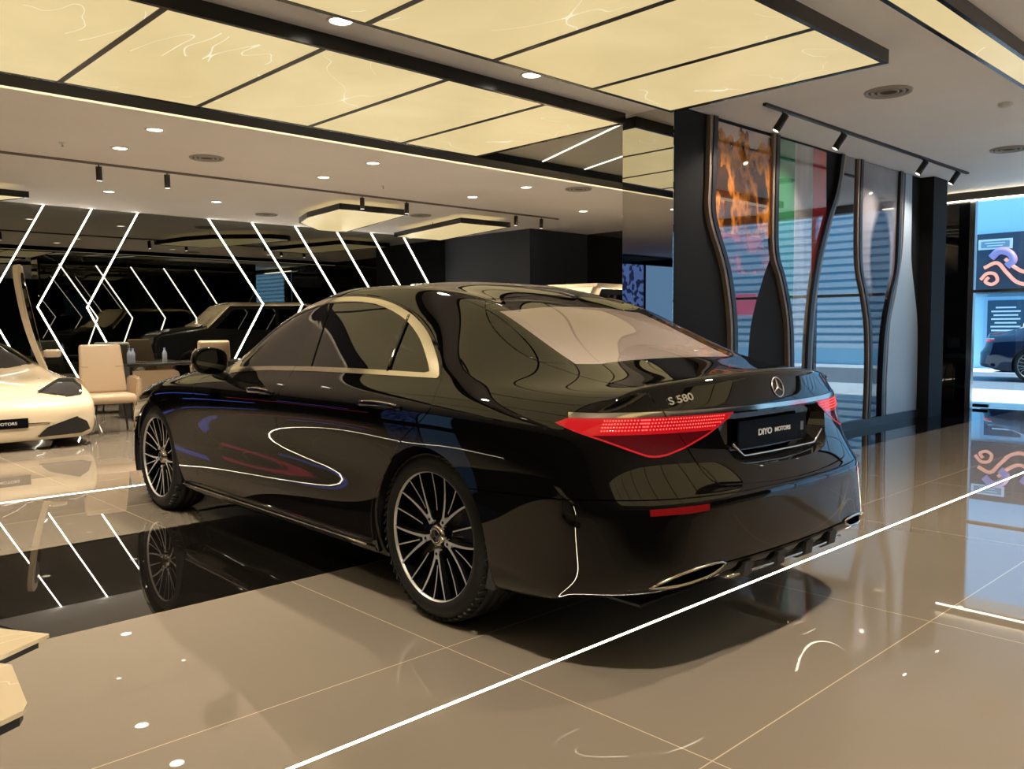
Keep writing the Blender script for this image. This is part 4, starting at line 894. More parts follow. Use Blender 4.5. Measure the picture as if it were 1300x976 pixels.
    for x in (-.42, .42):                                  # seats seen dimly
        bs = bmesh.new(); box(bs, (x-.26, .10, .55), (x+.26, .30, 1.10), 0, .05); st = obj('rear_seat', bs, INTERIOR, car)
        bs = bmesh.new(); box(bs, (x-.13, .10, 1.10), (x+.13, .2, 1.27), 0, .04); obj('headrest', bs, INTERIOR, st)
    D.meshes.remove(me); D.meshes.remove(tm)
    return car
LAMPLIT = mat('lamp_lit', (.28, .004, .006), .10, emit=(1.0, .018, .028), estr=.24)
LAMPHOT = mat('lamp_hot', (.5, .02, .02), .10, emit=(1.0, .10, .09), estr=1.5)
CAR = build_saloon(PAINT)
tag(CAR, 'glossy black saloon with S580 lettering and lit red tail lights, filling the showroom floor', 'car')
# ================================================================ feature wall pictures and ribs
def art(name, kind):
    m = D.materials.new(name); m.use_nodes = True; N, L, b = nodes(m); tc = N.new('ShaderNodeTexCoord'); b.inputs['Roughness'].default_value = .01; b.inputs['IOR'].default_value = {'figure': 1.5, 'city': 2.6}.get(kind, 3.6)
    sp = N.new('ShaderNodeSeparateXYZ'); L.new(tc.outputs['Object'], sp.inputs[0]); rp = N.new('ShaderNodeValToRGB'); nz = N.new('ShaderNodeTexNoise'); mp = N.new('ShaderNodeMapping'); L.new(tc.outputs['Object'], mp.inputs[0]); L.new(mp.outputs[0], nz.inputs['Vector'])
    E = rp.color_ramp.elements
    def ramp(cols):
        while len(E) < len(cols): E.new(.5)
        for e, (p, c) in zip(E, cols): e.position = p; e.color = (*c, 1)
    def mth(op, a, bb=None):
        k = N.new('ShaderNodeMath'); k.operation = op
        for i, v in enumerate((a, bb)):
            if v is None: continue
            if isinstance(v, (int, float)): k.inputs[i].default_value = v
            else: L.new(v, k.inputs[i])
        return k.outputs[0]
    def mix(f, a, bb):
        k = N.new('ShaderNodeMix'); k.data_type = 'RGBA'
        for s, v in (('Factor', f), ('A', a), ('B', bb)):
            if isinstance(v, tuple): k.inputs[s].default_value = (*v, 1)
            elif isinstance(v, (int, float)): k.inputs[s].default_value = v
            else: L.new(v, k.inputs[s])
        return k.outputs['Result']
    X, Z = sp.outputs['X'], sp.outputs['Z']
    if kind == 'city':        # amber skyline at dusk mirrored in dark water, a red car beneath
        mp.inputs['Scale'].default_value = (4, 1, 2.6); nz.inputs['Scale'].default_value = 1.0; nz.inputs['Detail'].default_value = 4
        ramp([(.30, (.010, .007, .005)), (.42, (.10, .032, .010)), (.52, (.70, .25, .035)), (.60, (.22, .075, .02)), (.72, (.03, .015, .01))]); L.new(nz.outputs[0], rp.inputs[0])
        n2 = N.new('ShaderNodeTexNoise'); n2.inputs['Scale'].default_value = 5; L.new(tc.outputs['Object'], n2.inputs['Vector'])
        sky = mix(n2.outputs[0], (.55, .45, .42), (.66, .52, .44)); edge = mth('ADD', Z, mth('MULTIPLY', nz.outputs[0], .9)); c = mix(mth('GREATER_THAN', edge, 3.52), rp.outputs[0], sky)
        r2 = N.new('ShaderNodeValToRGB'); r2.color_ramp.elements[0].position = .42; r2.color_ramp.elements[0].color = (.02, .012, .01, 1); r2.color_ramp.elements[1].position = .6; r2.color_ramp.elements[1].color = (.35, .045, .02, 1); L.new(n2.outputs[0], r2.inputs[0])
        c = mix(mth('LESS_THAN', Z, 2.12), c, r2.outputs[0]); c = mix(mth('LESS_THAN', Z, 1.75), c, (.02, .018, .02)); L.new(c, b.inputs['Base Color'])
    elif kind == 'flag':      # green, white and red vertical bands with folds
        mp.inputs['Scale'].default_value = (5, 1, .5); nz.inputs['Scale'].default_value = 1.6; xx = mth('ADD', X, mth('MULTIPLY', mth('SUBTRACT', nz.outputs[0], .5), .05))
        c = mix(mth('GREATER_THAN', xx, 8.36), (.015, .24, .09), (.58, .55, .53)); c = mix(mth('GREATER_THAN', xx, 8.76), c, (.66, .025, .04))
        c = mix(mth('MULTIPLY', nz.outputs[0], .6), c, (.10, .08, .08)); c = mix(mth('LESS_THAN', Z, 1.15), c, (.25, .27, .30)); L.new(c, b.inputs['Base Color'])
    elif kind == 'blue':
        nz.inputs['Scale'].default_value = 1.3; ramp([(.35, (.02, .024, .035)), (.7, (.05, .06, .085))]); L.new(nz.outputs[0], rp.inputs[0])
        c = mix(mth('LESS_THAN', Z, 2.55), (.03, .032, .04), rp.outputs[0]); L.new(c, b.inputs['Base Color'])
    elif kind == 'figure':    # pale grey above, dark shrouded shape, near black purple below
        nz.inputs['Scale'].default_value = 2.2; nz.inputs['Detail'].default_value = 5
        g = mix(nz.outputs[0], (.20, .19, .22), (.38, .36, .38)); dx = mth('DIVIDE', mth('SUBTRACT', X, 10.52), .30); dz = mth('DIVIDE', mth('SUBTRACT', Z, 2.05), .62)
        d = mth('ADD', mth('MULTIPLY', dx, dx), mth('MULTIPLY', dz, dz)); d = mth('ADD', d, mth('MULTIPLY', nz.outputs[0], .7)); cl = N.new('ShaderNodeClamp'); L.new(mth('MULTIPLY', mth('SUBTRACT', 1.55, d), 2.2), cl.inputs[0]); c = mix(cl.outputs[0], g, (.022, .020, .028)); 
        c2_ = N.new('ShaderNodeClamp'); L.new(mth('MULTIPLY', mth('SUBTRACT', 2.15, mth('ADD', Z, mth('MULTIPLY', nz.outputs[0], .5))), 3.0), c2_.inputs[0]); c = mix(c2_.outputs[0], c, (.012, .009, .024)); L.new(c, b.inputs['Base Color'])
    MATS[name] = m; return m
FY = 4.47
def wall_panel(name, left, right, m, label, y0=FY-.02, y1=FY, z0=.02):
    """glossy picture panel bounded by two curves given as (x, z) from top to bottom"""
    Lc, Rc = spline(left, 6), spline(right, 6); bm = bmesh.new(); zs = np.linspace(max(Lc[:, 1].min(), Rc[:, 1].min()), min(Lc[0, 1], Rc[0, 1]), 40)
    lx = np.interp(zs, Lc[::-1, 1], Lc[::-1, 0]); rx = np.interp(zs, Rc[::-1, 1], Rc[::-1, 0]); prism(bm, [(x, z) for x, z in zip(lx, zs)]+[(x, z) for x, z in zip(rx[::-1], zs[::-1])], -y1, -y0, 0, Matrix(((1, 0, 0, 0), (0, 0, -1, 0), (0, 1, 0, 0), (0, 0, 0, 1))))
    return tag(obj(name, bm, m), label, 'wall picture')
RIBM = mat('bronze_rib', (.24, .185, .145), .4, .2); RIBB = mat('rib_black', (.008, .008, .008), .4)
def rib(pts, label, dark):
    C = spline(pts, 8); e = empty('wall_rib', (0, 0, 0)); tag(e, label, 'wall rib', 'curved ribs on the feature wall'); dz = C[:, 1]
    for nm, a, b, m, y in (('bronze_face', .02, .065, RIBM, FY-.045), ('black_edge', .065, .13, RIBB, FY-.055)) if not dark else (('black_edge', 0.0, .07, RIBB, FY-.055), ('bronze_face', .07, .125, RIBM, FY-.045)):
        bm = bmesh.new(); prev = None
        for x, z in C:
            r = [bm.verts.new((x+a, FY, z)), bm.verts.new((x+a, y, z)), bm.verts.new((x+b, y, z)), bm.verts.new((x+b, FY, z))]
            if prev:
                for k in range(3): bm.faces.new((prev[k], prev[k+1], r[k+1], r[k]))
            else: bm.faces.new(r)
            prev = r
        bm.faces.new(prev[::-1]); bmesh.ops.recalc_face_normals(bm, faces=bm.faces); obj(nm, bm, m, e)
R1 = [(6.73, 3.17), (6.71, 2.6), (6.72, 2.25), (6.97, 1.78), (7.09, 1.32), (7.11, .9), (7.10, .10)]
R2 = [(7.86, 3.17), (7.85, 2.5), (7.87, 2.0), (8.02, 1.72), (8.17, 1.33), (8.22, .86), (8.24, .10)]
R3 = [(9.37, 3.17), (9.26, 2.76), (9.07, 2.44), (8.88, 2.05), (8.75, 1.67), (8.67, 1.22), (8.64, .76), (8.64, .10)]
R4 = [(9.80, 3.17), (9.79, 2.5), (9.83, 1.94), (10.0, 1.57), (10.12, 1.21), (10.16, .7), (10.14, .10)]
R5 = [(11.0, 3.17), (10.98, 2.5), (10.94, 1.95), (10.77, 1.59), (10.63, 1.16), (10.58, .6), (10.58, .10)]
rib(R1, 'curved bronze rib at the left end of the picture wall', 0); rib(R2, 'curved bronze rib left of the green, white and red flag panel', 0); rib(R3, 'curved bronze rib right of the flag panel, bending the other way', 1)
rib(R4, 'curved bronze rib left of the dark shrouded figure panel', 0); rib(R5, 'curved bronze rib right of the shrouded figure panel', 1)
sh = lambda P, d: [(x+d, z) for x, z in P]
wall_panel('picture_panel', sh(R1, .10), [(7.88, 3.14), (7.88, 2.5), (7.87, 1.94), (7.78, 1.78), (7.55, 1.32), (7.48, .9), (7.45, .10)], art('city_picture', 'city'), 'picture panel of an amber city skyline and red car, tapering downwards')
wall_panel('picture_panel', sh(R2, .10), [(9.06, 3.15), (9.07, 2.7), (9.08, 2.35), (8.95, 2.0), (8.82, 1.33), (8.75, .8), (8.74, .10)], art('flag_picture', 'flag'), 'green, white and red flag picture panel')
wall_panel('picture_panel', sh(R3, .10), sh(R4, .02), art('blue_picture', 'blue'), 'dark blue glossy panel right of the flag')
wall_panel('picture_panel', sh(R4, .10), sh(R5, .10), art('figure_picture', 'figure'), 'grey picture panel with a dark shrouded figure')
wall_panel('wall_cladding', [(11.24, 3.17), (11.21, 2.5), (11.17, 2.09), (11.0, 1.6), (10.86, 1.24), (10.80, .6), (10.80, .10)], [(11.44, 3.17), (11.46, 2.6), (11.48, 2.09), (11.62, 1.65), (11.74, 1.24), (11.77, .6), (11.77, .10)], mat('pale_blue_panel', (.42, .50, .58), .35), 'plain pale blue grey panel widening towards the floor')

# ================================================================ furniture
CREAM = mat('cream_leather', (.42, .315, .21), .42); noise_bump(CREAM, 60, .08, .002)
OLIVE = mat('olive_leather', (.060, .062, .045), .45)
def rounded(bm, a, b, r, seg=3):
    v0 = len(bm.verts); fs = box(bm, a, b); es = list({e for f in fs for e in f.edges}); bmesh.ops.bevel(bm, geom=es, offset=r, segments=seg, affect='EDGES', profile=.5)
def chair(loc, rz, m, label):
    e = empty('armchair', loc, rz); tag(e, label, 'chair'); F_ = lambda nm, bm, mm: obj(nm, bm, mm, e, angle=50)
    bm = bmesh.new(); rounded(bm, (-.28, -.27, .36), (.28, .27, .47), .045, 4)
    for v in bm.verts:
        if v.co.z > .40: v.co.z += .012*(1-(v.co.x/.28)**2)
    F_('seat', bm, m)
    bm = bmesh.new(); rounded(bm, (-.27, -.04, 0), (.27, .045, .62), .04, 4)
    for v in bm.verts:
        t = v.co.z/.62; v.co.x *= 1.0-.12*t; v.co.y += -.05*(1-(v.co.x/.27)**2)*0+.10*(v.co.x/.27)**2*-.6
    bmesh.ops.transform(bm, matrix=Matrix.Translation((0, .235, .45))@Matrix.Rotation(R(-13), 4, 'X'), verts=bm.verts); bk = F_('backrest', bm, m)
    bm = bmesh.new(); q = Matrix.Translation((0, .235, .45))@Matrix.Rotation(R(-13), 4, 'X'); tube(bm, [q@Vector((x, -.058+.03*0-(x/.27)**2*.055, .33)) for x in np.linspace(-.235, .235, 12)], .0035, 6); obj('seam', bm, mat('seam_tan', (.25, .17, .10), .6), bk)
    for s in (-1, 1):
        bm = bmesh.new(); pr = [(-.24, .44), (.25, .44), (.30, .66), (.10, .68), (-.25, .665)]
        prism(bm, pr, -.025, .025, 0, Matrix(((0, 0, 1, s*.295), (1, 0, 0, 0), (0, 1, 0, 0), (0, 0, 0, 1)))); bmesh.ops.bevel(bm, geom=bm.edges[:], offset=.018, segments=2, affect='EDGES')
        for v in bm.verts: v.co.x += s*.10*max(0, v.co.z-.44)
        F_('armrest', bm, m)
        for y in (-.22, .22):
            bm = bmesh.new(); tube(bm, [(s*.22, y*.85, .37), (s*.27, y*1.08, 0.0)], .013, 8); obj('leg', bm, BLACKM, e)
        bm = bmesh.new(); tube(bm, [(s*.25, -.215, .15), (s*.25, .215, .15)], .009, 8); obj('stretcher', bm, BLACKM, e)
    return e
chair((3.50, 10.80, 0), R(-6), CREAM, 'cream leather armchair standing beside the white supercar')
chair((4.45, 13.25, 0), R(150), OLIVE, 'dark olive armchair behind the desk, left bottle beside it')
chair((5.95, 13.3, 0), R(160), CREAM, 'cream armchair behind the desk, seen past the saloon windscreen')
DK = empty('desk', (5.1, 12.3, 0)); tag(DK, 'long desk with a black top and cream front beside the cream armchair', 'desk')
bm = bmesh.new(); rounded(bm, (-.95, -.32, .735), (1.25, .38, .775), .01, 2); obj('desk_top', bm, mat('desk_black', (.02, .018, .015), .15), DK)
bm = bmesh.new(); prism(bm, [(-.85, .10), (-.20, .10), (-.20, .58), (-.22, .64), (-.28, .67), (-.85, .67)], -.02, .02, 0, Matrix(((1, 0, 0, 0), (0, 0, -1, -.24), (0, 1, 0, 0), (0, 0, 0, 1)))); obj('modesty_panel', bm, CREAM, DK)
for x in (-.85, 1.1):
    bm = bmesh.new(); box(bm, (x-.025, -.2, 0), (x+.025, .3, .735), 0, .006); obj('leg_panel', bm, BLACKM, DK)
mkbox('drawer_unit', (.45, -.15, .12), (1.0, .30, .73), BLACKPL, DK, .01)
def bottle(x, y, label):
    e = empty('water_bottle', (x, y, .776)); tag(e, label, 'bottle', 'water bottles on the desk')
    bm = bmesh.new(); lathe(bm, [(0, 0), (0, .030), (.01, .033), (.05, .031), (.09, .033), (.13, .032), (.155, .022), (.175, .013), (.185, .013)], 20, 'Z'); obj('body', bm, mat('bottle_plastic', (.42, .48, .62), .12), e)
    bm = bmesh.new(); lathe(bm, [(.183, .0145), (.203, .0145), (.203, 0)], 16, 'Z'); obj('cap', bm, mat('cap_blue', (.1, .2, .5), .4), e)
bottle(4.26, 12.2, 'clear water bottle at the left end of the desk, by the olive chair'); bottle(4.75, 12.2, 'clear water bottle standing alone in the middle of the desk')
bottle(4.33, 12.26, 'water bottle tucked close behind the leftmost one on the desk')
ST_ = empty('bar_stool', (12.72, 4.80, 0), R(0)); tag(ST_, 'grey bar stool half hidden behind the right end pier', 'bar stool')
bm = bmesh.new(); rounded(bm, (-.21, -.2, .70), (.21, .2, .77), .03); obj('seat', bm, mat('stool_grey', (.22, .27, .28), .5), ST_, angle=50)
bm = bmesh.new(); rounded(bm, (-.20, .14, .86), (.20, .2, 1.03), .025)
for v in bm.verts: v.co.y -= .06*(v.co.x/.2)**2
obj('backrest', bm, mat('stool_grey', (.22, .27, .28), .5), ST_, angle=50)
bm = bmesh.new(); tube(bm, [(0, .17, .75), (0, .19, .9)], .012, 8); obj('back_post', bm, STEEL, ST_)
for sx in (-1, 1):
    for sy in (-1, 1): bm = bmesh.new(); tube(bm, [(sx*.16, sy*.15, .71), (sx*.22, sy*.21, 0)], .011, 8); obj('leg', bm, STEEL, ST_)
bm = bmesh.new(); tube(bm, [(-.2, -.19, .25), (.2, -.19, .25), (.2, .19, .25), (-.2, .19, .25)], .009, 8, True); obj('footrest', bm, STEEL, ST_)
TV = empty('wall_screen', (13.3, 11.95, 1.95)); tag(TV, 'small black screen box on the navy wall beside the mirror column', 'screen')
mkbox('housing', (-.35, -.06, -.2), (.35, 0, .2), BLACKPL, TV, .01); mkbox('screen', (-.33, -.064, -.18), (.33, -.06, .18), BLACKG, TV)

# ================================================================ generic body builder for the other vehicles
def loft_body(stations, lev=3):
    """stations: list of (s, [(u, z)...]) left half sections bottom to centre; returns a subdivided mesh"""
    V, F = [], []; n = len(stations[0][1])
    for s, sec in stations:
        for j, p in enumerate(sec): V.append((-p[0], s+(p[2] if len(p) > 2 else 0), p[1]))
    for i in range(len(stations)-1):
        for j in range(n-1): F.append((i*n+j, (i+1)*n+j, (i+1)*n+j+1, i*n+j+1))
    V = np.array(V); V2 = [tuple(v) for v in V]; mi = {}
    for i, v in enumerate(V):
        if abs(v[0]) < 1e-6: mi[i] = i
        else: mi[i] = len(V2); V2.append((-v[0], v[1], v[2]))
    F2 = [f[::-1] for f in F]+[tuple(mi[a] for a in f) for f in F]
    return subdivided(np.array(V2), F2, {}, lev)
def supercar(loc, rz, paint, label, doors=True):
    """low wedge coupe, nose towards +s"""
    global BASE
    S = [(3.652, [(.40, .284), (.44, .285), (.46, .286), (.46, .287), (.40, .288), (.28, .288), (.14, .288), (0, .288)]),
         (3.64, [(.52, .13), (.66, .14), (.70, .22), (.70, .32), (.64, .395), (.40, .41), (.20, .42), (0, .425)]),
         (3.58, [(.62, .10), (.84, .12), (.90, .24), (.90, .38), (.83, .465), (.56, .485), (.27, .495), (0, .50)]),
         (3.40, [(.72, .10), (.93, .12), (.97, .28), (.97, .46), (.89, .56), (.60, .55), (.30, .545), (0, .55)]),
         (3.05, [(.76, .11), (.955, .13), (.99, .36), (.99, .56), (.90, .67), (.62, .645), (.30, .64), (0, .645)]),
         (2.665, [(.78, .14), (.965, .17), (1.0, .40), (1.0, .60), (.91, .705), (.64, .70), (.30, .70), (0, .705)]),
         (2.20, [(.80, .14), (.97, .17), (1.0, .40), (.985, .62), (.90, .745), (.68, .765), (.34, .775), (0, .78)]),
         (1.75, [(.82, .14), (.975, .17), (1.0, .40), (.985, .64), (.885, .80), (.66, .93), (.33, .965), (0, .975)]),
         (1.25, [(.82, .14), (.98, .17), (1.005, .40), (.99, .66), (.875, .84), (.575, 1.085), (.30, 1.115), (0, 1.125)]),
         (.75, [(.82, .14), (.985, .17), (1.01, .40), (1.0, .68), (.88, .86), (.56, 1.095), (.30, 1.125), (0, 1.135)]),
         (.25, [(.83, .14), (.99, .17), (1.02, .40), (1.02, .70), (.92, .86), (.58, 1.03), (.30, 1.06), (0, 1.07)]),
         (-.30, [(.83, .15), (.99, .18), (1.025, .40), (1.025, .70), (.93, .86), (.60, .96), (.30, .985), (0, .99)]),
         (-.72, [(.80, .20), (.95, .23), (.985, .42), (.985, .68), (.90, .83), (.60, .90), (.30, .915), (0, .92)]),
         (-.86, [(.72, .28), (.86, .30), (.90, .44), (.90, .64), (.83, .76), (.56, .83), (.28, .85), (0, .855)]),
         (-.89, [(.5, .36), (.6, .38), (.64, .46), (.64, .58), (.58, .66), (.38, .70), (.19, .71), (0, .715)])]
    S = [(s, [(0, sec[0][1])]+sec) for s, sec in S]; me = loft_body(S); BASE = Base(me); bm = bmesh.new(); bm.from_mesh(me); car = empty('car', loc, rz); tag(car, label, 'car')
    side = lambda c: np.abs(c[:, 0]) > .6
    for y in (0, 2.665):
        Fa = lambda c, y=y: np.hypot(c[:, 1]-y, c[:, 2]-.33)-.355; cut(bm, Fa, lambda c: side(c) & (c[:, 2] < .75)); c = cents(bm)
        bmesh.ops.delete(bm, geom=[f for f, k in zip(list(bm.faces), (Fa(c) < 0) & side(c)) if k], context='FACES')
    P = {}
    def take(k, fn): P[k] = split_out(bm, fn(cents(bm)))
    WS = [(-.2, 2.17), (.45, 2.12), (.74, 1.98), (.60, 1.50), (.50, 1.28), (-.2, 1.24)]; Fw = lambda c: sdf_poly(TOP(c), WS); cut(bm, Fw, lambda c: (c[:, 2] > .7) & (c[:, 1] > 1) & (c[:, 1] < 2.4)); take('ws', lambda c: (c[:, 2] > .7) & (Fw(c) < 0))
    SW = [(1.95, .80), (1.5, 1.0), (1.2, 1.06), (.7, 1.06), (.35, .93), (.45, .87), (1.2, .84)]; Fs = lambda c: sdf_poly(SIDE(c), SW); cut(bm, Fs, lambda c: (np.abs(c[:, 0]) > .5) & (c[:, 2] > .75)); take('sw', lambda c: (np.abs(c[:, 0]) > .5) & (c[:, 2] > .75) & (Fs(c) < 0))
    FRT = lambda c: np.column_stack([np.abs(c[:, 0]), c[:, 2]]); fr = lambda c: (c[:, 1] > 2.9)
    HLP = [(.40, .560), (.70, .575), (.72, .47), (.63, .435), (.575, .46)]; HT = [(.45, 3.30), (.76, 2.94), (.87, 2.98), (.90, 3.25), (.84, 3.47), (.68, 3.50)]; Fh = lambda c: sdf_poly(TOP(c), HT); hd = lambda c: fr(c) & (c[:, 2] > .42); cut(bm, Fh, hd); take('hl', lambda c: hd(c) & (Fh(c) < 0))
    IN = [(.34, .145), (.44, .235), (.72, .325), (.82, .27), (.85, .185), (.76, .15)]; Fi = lambda c: sdf_poly(FRT(c), IN); lo = lambda c: fr(c) & (c[:, 2] < .42) & (c[:, 1] > 3.3); cut(bm, Fi, lo); take('in', lambda c: lo(c) & (Fi(c) < 0))
    FB_ = lambda c: c[:, 1]-(3.50-.10*np.clip(np.abs(c[:, 0])-.3, 0, 1)); seam(bm, FB_, lambda c: fr(c) & (c[:, 2] > .40) & (np.abs(c[:, 0]) < .66))
    panel('body_shell', bm, paint, car); panel('windshield', P['ws'], DARKGLASS, car, -.004); panel('side_window', split_out(P['sw'], cents(P['sw'])[:, 0] < 0), DARKGLASS, car, -.004); panel('side_window', P['sw'], DARKGLASS, car, -.004)
    hl = P['hl']; 
    for sx in (-1, 1):
        h2 = split_out(hl, cents(hl)[:, 0]*sx > 0) if sx < 0 else hl
        ho = panel('headlight', h2, mat('head_clear', (.02, .02, .022), .04, .0), car, -.004, .02)
        for q, (u, s) in enumerate(((.62, 3.24), (.72, 3.26), (.66, 3.36))):
            l, n, _, _ = BASE.ray((sx*u, s, 3), (0, 0, -1)); M = Matrix.Translation(l+n*.002)@n.to_track_quat('Z', 'Y').to_matrix().to_4x4()
            b = bmesh.new(); lathe(b, [(.004, .056), (.014, .054), (.014, .040), (.006, .034), (.006, 0)], 20, 'Z'); bmesh.ops.transform(b, matrix=M, verts=b.verts); obj('lamp_ring', b, mat('lamp_ring', (.5, .48, .45), .2, 1.0), ho)
    inn = P['in']
    for sx in (-1, 1):
        i2 = split_out(inn, cents(inn)[:, 0]*sx > 0) if sx < 0 else inn
        panel('air_intake', i2, BLACKPL, car, -.03, -.03)
    l = BASE.ray((0, 9, .30), (0, -1, 0))[0]; pl = mkbox('number_plate', (-.26, l.y, .245), (.26, l.y+.014, .345), MATS['plate_black'], car, .003)
    text('plate_lettering', 'DIYO MOTORS', .040, MATS['plate_white'], pl, Matrix(((-1, 0, 0, 0), (0, 0, 1, l.y+.0146), (0, 1, 0, .295), (0, 0, 0, 1))), .0006, sx=1.15, bold=.0006)
    l, n, _, _ = BASE.ray((0, 3.46, 3), (0, 0, -1)); b = bmesh.new(); prism(b, [(-.03, .035), (.03, .035), (.028, -.01), (0, -.042), (-.028, -.01)], 0, .006, 0, Matrix.Translation(l)@n.to_track_quat('Z', 'Y').to_matrix().to_4x4()); obj('nose_badge', b, BLACKG, car)
    for sx in (-1, 1):
        for y, w in ((0, .15), (2.665, .12)):
            e = empty('wheel', (sx*(1.0-w), y, .33), 0 if sx > 0 else math.pi, car); b = bmesh.new(); lathe(b, [(-w+.02, .24), (-w, .27), (-w+.03, .32), (-.05, .33), (.05, .33), (w-.03, .32), (w, .27), (w-.02, .24)], 40); obj('tyre', b, RUBBER, e)
            b = bmesh.new(); lathe(b, [(-w+.02, .24), (w-.05, .225), (w-.02, .24), (w-.01, .25)], 40); lathe(b, [(w-.08, .23), (w-.07, 0)], 30, mi=1)
            for k in range(5):
                v0 = len(b.verts); prism(b, [(-.045, .04), (.045, .04), (.03, .235), (-.03, .235)], w-.06, w-.03, 0, Matrix(((0, 0, 1, 0), (1, 0, 0, 0), (0, 1, 0, 0), (0, 0, 0, 1)))); b.verts.ensure_lookup_table(); bmesh.ops.transform(b, matrix=Matrix.Rotation(k*2*math.pi/5, 4, 'X'), verts=b.verts[v0:])
            obj('rim', b, [SILVER, RIMBLACK], e)
            bl = bmesh.new(); rings = []
            for a in np.linspace(-.3, math.pi+.3, 17): rings.append([bl.verts.new((sx*xx, y+math.cos(a)*.37, .33+math.sin(a)*.37)) for xx in (.98, .62)]+[bl.verts.new((sx*.62, y, .33))])
            for a, c2 in zip(rings[:-1], rings[1:]):
                for j in range(2): bl.faces.new((a[j], c2[j], c2[j+1], a[j+1]))
            obj('wheel_arch_liner', bl, INTERIOR, car)
        b = bmesh.new(); rounded(b, (-.10, -.05, -.05), (.10, .05, .05), .03); mo = obj('door_mirror', b, paint, car, angle=50); mo.location = (sx*1.06, 1.62, .95)
        b = bmesh.new(); tube(b, [(sx*1.0, 1.62, .93), (sx*.86, 1.66, .80)], .016, 8); obj('mirror_arm', b, BLACKPL, mo).location = (-sx*1.06, -1.62, -.95)
        # raised scissor door: closed outline in (s, z) turned up about its front hinge
        dp = spline([(1.80, .66), (1.05, .62), (.52, .68), (.40, .90), (.62, 1.03), (1.15, 1.08), (1.55, .98), (1.85, .78)], 5, True) if doors else None
        if doors:
            d = empty('scissor_door', (sx*.965, 1.78, .70), 0, car); d.rotation_euler = (R(-74), R(sx*-9), R(sx*10))
            o2 = [(p[0]-1.78, p[1]-.70) for p in dp]; c0 = np.mean(o2, 0); i2 = [tuple(c0+(np.array(p)-c0)*np.array((.86, .74))) for p in o2]
            tx = lambda z: -sx*max(0, z-.12)*.42
            b = bmesh.new(); n = len(o2); ringz = []
            for ring, off in ((o2, .0), (o2, .055), (i2, .055), (i2, .0)):
                ringz.append([b.verts.new((tx(z)-sx*off, s, z)) for s, z in ring])
            for a in range(4):
                for k in range(n): f = b.faces.new((ringz[a][k], ringz[a][(k+1) % n], ringz[(a+1) % 4][(k+1) % n], ringz[(a+1) % 4][k]))
            bmesh.ops.recalc_face_normals(b, faces=b.faces); obj('door_frame', b, paint, d)
            b = bmesh.new(); prism(b, i2, -.015, .015, 0, Matrix(((0, 0, 1, -sx*.02), (1, 0, 0, 0), (0, 1, 0, 0), (0, 0, 0, 1))))
            for v in b.verts: v.co.x += tx(v.co.z)
            obj('door_window', b, DARKGLASS, d)
    tb = bmesh.new(); box(tb, (-.6, -.6, .15), (.6, 3.2, .55)); obj('inner_tub', tb, INTERIOR, car)
    D.meshes.remove(me); return car
WPAINT = mat('cream_white_paint', (.66, .56, .41), .12, coat=.6)
supercar((2.10, 13.36, 0), R(180), WPAINT, 'low white supercar with its scissor doors raised, cut by the left edge')
def recolour(root, m_new, old):
    for ch in root.children_recursive:
        if ch.type == 'MESH':
            for sl in ch.material_slots:
                if sl.material == old: sl.link = 'OBJECT'; sl.material = m_new
bpy.context.view_layer.update()
# glowing boards out of view; strips added to colour the saloon's flank reflections
def board(x0, x1, z0, z1, colr, s, label):
    e = empty('reflection_board', (x0, 14.56, z0)); tag(e, label, 'screen'); mkbox('frame', (0, -.03, 0), (x1-x0, .04, z1-z0), BLACKM, e); mkbox('lit_face', (.03, -.034, .03), (x1-x0-.03, -.03, z1-z0-.03), mat('board_%s' % label.split()[0], (.2, .2, .2), .3, emit=colr, estr=s), e)
board(-1.7, -.2, .98, 1.16, (.10, .2, 1.0), 1.5, 'blue glowing strip added for reflections in the saloon flank, out of view to the left')
board(-2.6, -1.2, .30, .44, (.12, .2, 1.0), 1.4, 'low blue glowing strip added for reflections in the saloon flank, out of view')
board(-4.8, -2.0, .86, .98, (.9, .03, .12), 1.3, 'red glowing strip added for reflections in the saloon flank, far out of view')
board(-4.4, -2.9, 1.12, 1.26, (.10, .2, 1.0), 1.4, 'blue glowing strip added above the red one for reflections, out of view')
board(-6.45, -5.1, .2, 2.95, (.16, .28, .95), .42, 'tall blue lit board on the mirror wall, seen in the column mirror')
board(-8.0, -6.5, .2, 2.95, (.25, .50, .90), .55, 'pale blue lit board at the far end of the mirror wall')
DOTS = MATS['board_tall']
def dots():
    N, L, b = nodes(DOTS); tc = N.new('ShaderNodeTexCoord'); v = N.new('ShaderNodeTexVoronoi'); v.inputs['Scale'].default_value = 9; L.new(tc.outputs['Object'], v.inputs['Vector'])
    g = N.new('ShaderNodeMath'); g.operation = 'GREATER_THAN'; g.inputs[1].default_value = .55; sp = N.new('ShaderNodeSeparateColor'); L.new(v.outputs['Color'], sp.inputs[0]); L.new(sp.outputs[0], g.inputs[0])
    mx = N.new('ShaderNodeMix'); mx.data_type = 'RGBA'; mx.inputs['A'].default_value = (.20, .36, 1, 1); mx.inputs['B'].default_value = (.02, .04, .16, 1); L.new(g.outputs[0], mx.inputs['Factor']); L.new(mx.outputs['Result'], b.inputs['Emission Color'])
dots()
